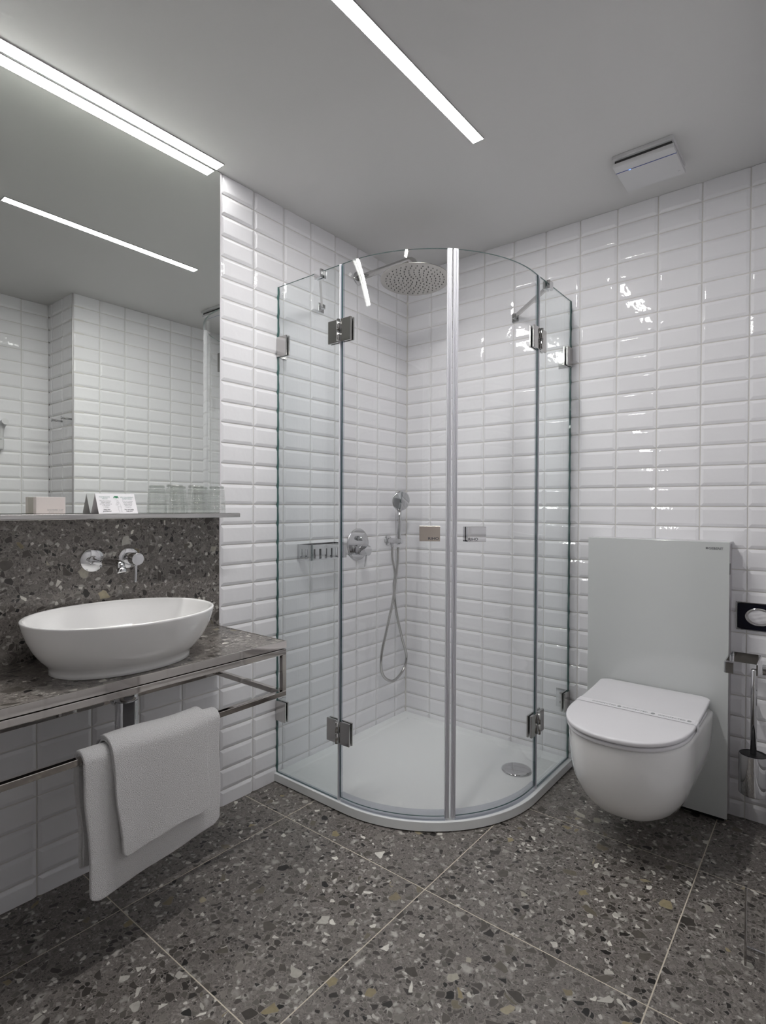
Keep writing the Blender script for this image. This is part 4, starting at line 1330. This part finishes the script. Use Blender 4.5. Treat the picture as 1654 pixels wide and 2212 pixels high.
# ------------------------------------------------------------------ paper holder (on the right wall)
t = thing('toilet_roll_holder', 'empty chrome toilet roll holder of bent flat bar right of the cistern', 'toilet roll holder', (ROOM_X, -0.195, 0.592))
bm = bmesh.new(); cyl(bm, (-0.0035, 0, 0), (-0.078, 0, 0), 0.0175, 32, bev=0.002)
from_bm('wall_mount', bm, CHROME, t)
bm = bmesh.new()
H_ = 0.0175
def strip_path(pts, tk, H_):
    P2 = [Vector((p[0], p[1], 0)) for p in pts]
    L_ = len(P2)
    rows = []
    for i in range(L_):
        d1 = (P2[min(i + 1, L_ - 1)] - P2[max(i - 1, 0)]).normalized()
        n_ = Vector((-d1.y, d1.x, 0)) * tk / 2
        z_ = Vector((0, 0, H_))
        rows.append([bm.verts.new(P2[i] + n_ - z_), bm.verts.new(P2[i] + n_ + z_), bm.verts.new(P2[i] - n_ + z_), bm.verts.new(P2[i] - n_ - z_)])
    for a, b in zip(rows[:-1], rows[1:]):
        for i in range(4):
            bm.faces.new((a[i], b[i], b[(i + 1) % 4], a[(i + 1) % 4]))
    bm.faces.new(rows[0]); bm.faces.new(rows[-1][::-1])
def rc(cx, cy, r, a0, a1, n=6):
    return [(cx + r * math.cos(math.radians(a0 + (a1 - a0) * i / n)), cy + r * math.sin(math.radians(a0 + (a1 - a0) * i / n))) for i in range(n + 1)]
xa, xb = 1.482 - ROOM_X, 1.571 - ROOM_X
ya, yb = -0.060 + 0.195, -0.235 + 0.195
pts = [(xb, -0.020)] + rc(xb - 0.010, ya - 0.010, 0.010, 0, 90) + rc(xa + 0.010, ya - 0.010, 0.010, 90, 180) + rc(xa + 0.006, yb + 0.006, 0.006, 180, 270) + [(xa + 0.026, yb)]
strip_path(pts, 0.004, H_)
from_bm('flat_bar', bm, CHROME, t)

# ------------------------------------------------------------------ toilet brush
t = thing('toilet_brush', 'toilet brush with chrome handle in a polished metal wall cup', 'toilet brush', (1.553, -0.10, 0.140))
bm = bmesh.new()
lathe(bm, (0, 0, 0), (0, 0, 1), [(0.040, 0), (0.0425, 0.002), (0.043, 0.004), (0.043, 0.004), (0.043, 0.136), (0.043, 0.136), (0.0420, 0.137), (0.0410, 0.136), (0.0410, 0.136), (0.0410, 0.128)], 56, caps=False)
b_ = [v for v in bm.verts][:56]
bm.faces.new(b_[::-1])
from_bm('cup', bm, CHROME, t)
bm = bmesh.new(); lathe(bm, (0, 0, 0.124), (0, 0, 1), [(0.0409, 0), (0.0409, 0.010), (0.030, 0.0115), (0.012, 0.012)], 40)
from_bm('brush_cover', bm, BLACK, t)
bm = bmesh.new(); lathe(bm, (0, 0, 0.130), (0, 0, 1), [(0.0095, 0), (0.0095, 0.294), (0.0095, 0.294), (0.008, 0.297)], 24)
from_bm('handle', bm, CHROME, t)
bm = bmesh.new(); box(bm, -0.014, 0.014, 0.0415, 0.0972, 0.075, 0.105, 0.002)
from_bm('wall_bracket', bm, CHROME, t)

# ------------------------------------------------------------------ clear bin at the edge of the frame
t = thing('clear_bin', 'clear low bin with thin chrome edges standing on the floor at the right', 'bin', (1.601, -0.767, 0.0))
bm = bmesh.new(); box(bm, -0.0025, 0.0025, -0.0025, 0.0025, 0.0, 0.192, 0.0008); 
from_bm('chrome_corner_post', bm, CHROME_D, t)
bm = bmesh.new(); box(bm, -0.001, 0.043, 0.060, 0.066, 0.0, 0.008, 0.001)
from_bm('chrome_base_rail', bm, CHROME, t)
bm = bmesh.new()
for a in ((0.001, 0.043, -0.001, 0.001, 0.003, 0.190), (0.0005, 0.0025, 0.002, 0.060, 0.003, 0.190)):
    box(bm, *a)
from_bm('clear_side', bm, CLEAR, t)

# ------------------------------------------------------------------ ceiling extractor fan
t = thing('extractor_fan', 'square white extractor fan on the ceiling with a thin blue line', 'extractor fan', (1.245, -0.265, CEIL))
bm = bmesh.new(); box(bm, -0.096, 0.096, -0.102, 0.092, -0.014, 0.0, 0.002)
from_bm('back_frame', bm, PLASTIC, t)
bm = bmesh.new(); box(bm, -0.090, 0.090, -0.090, 0.088, -0.026, -0.014)
from_bm('air_gap', bm, DARK, t)
bm = bmesh.new(); box(bm, -0.0965, 0.0965, -0.093, 0.092, -0.037, -0.023, 0.0015)
from_bm('front_cover', bm, PLASTIC, t)
bm = bmesh.new(); box(bm, -0.0966, 0.0966, -0.0545, -0.0510, -0.0376, -0.030)
o = from_bm('blue_line', bm, BLUE, t)
bm = bmesh.new(); box(bm, -0.054, -0.047, -0.0537, -0.0513, -0.0380, -0.0370)
from_bm('indicator_light', bm, BLUEL, o)
text('lettering', 'U', 0.010, (0.082, 0.058, -0.0372), (-1, 0, 0), (0, 1, 0), INKL, t, 'CENTER', 0.0001, 1.0)

# ------------------------------------------------------------------ seen only in the mirror
for x_, lb in ((1.672, 'small chrome wall hook seen in the mirror, the one nearer the projecting corner'), (1.804, 'small chrome wall hook seen in the mirror, the one deeper in the recess')):
    t = thing('wall_hook', lb, 'hook', (x_, JOG_Y - 0.003, 1.612), 'chrome hooks in the mirrored recess')
    bm = bmesh.new(); cyl(bm, (0, 0.001, 0), (0, -0.052, 0), 0.0062, 18)
    from_bm('pin', bm, CHROME, t)
    bm = bmesh.new(); lathe(bm, (0, -0.052, 0), (0, -1, 0), [(0.0062, 0), (0.0095, 0.001), (0.0095, 0.006), (0.007, 0.007)], 20)
    from_bm('end_cap', bm, CHROME, t)
t = thing('hair_dryer', 'white hair dryer hanging on the mirrored recess wall, cut by the frame', 'hair dryer', (BACK_X - 0.003, -1.262, 1.52))
bm = bmesh.new(); box(bm, -0.045, 0.0, -0.05, 0.020, -0.09, -0.01, 0.012, 3)
from_bm('wall_holder', bm, PLASTIC, t)
bm = bmesh.new(); tube(bm, bez([(-0.028, 0.0, -0.03), (-0.030, 0.004, 0.03), (-0.045, 0.012, 0.062), (-0.075, 0.014, 0.072)], 8), 0.018, 20)
from_bm('dryer_body', bm, PLASTIC, t)
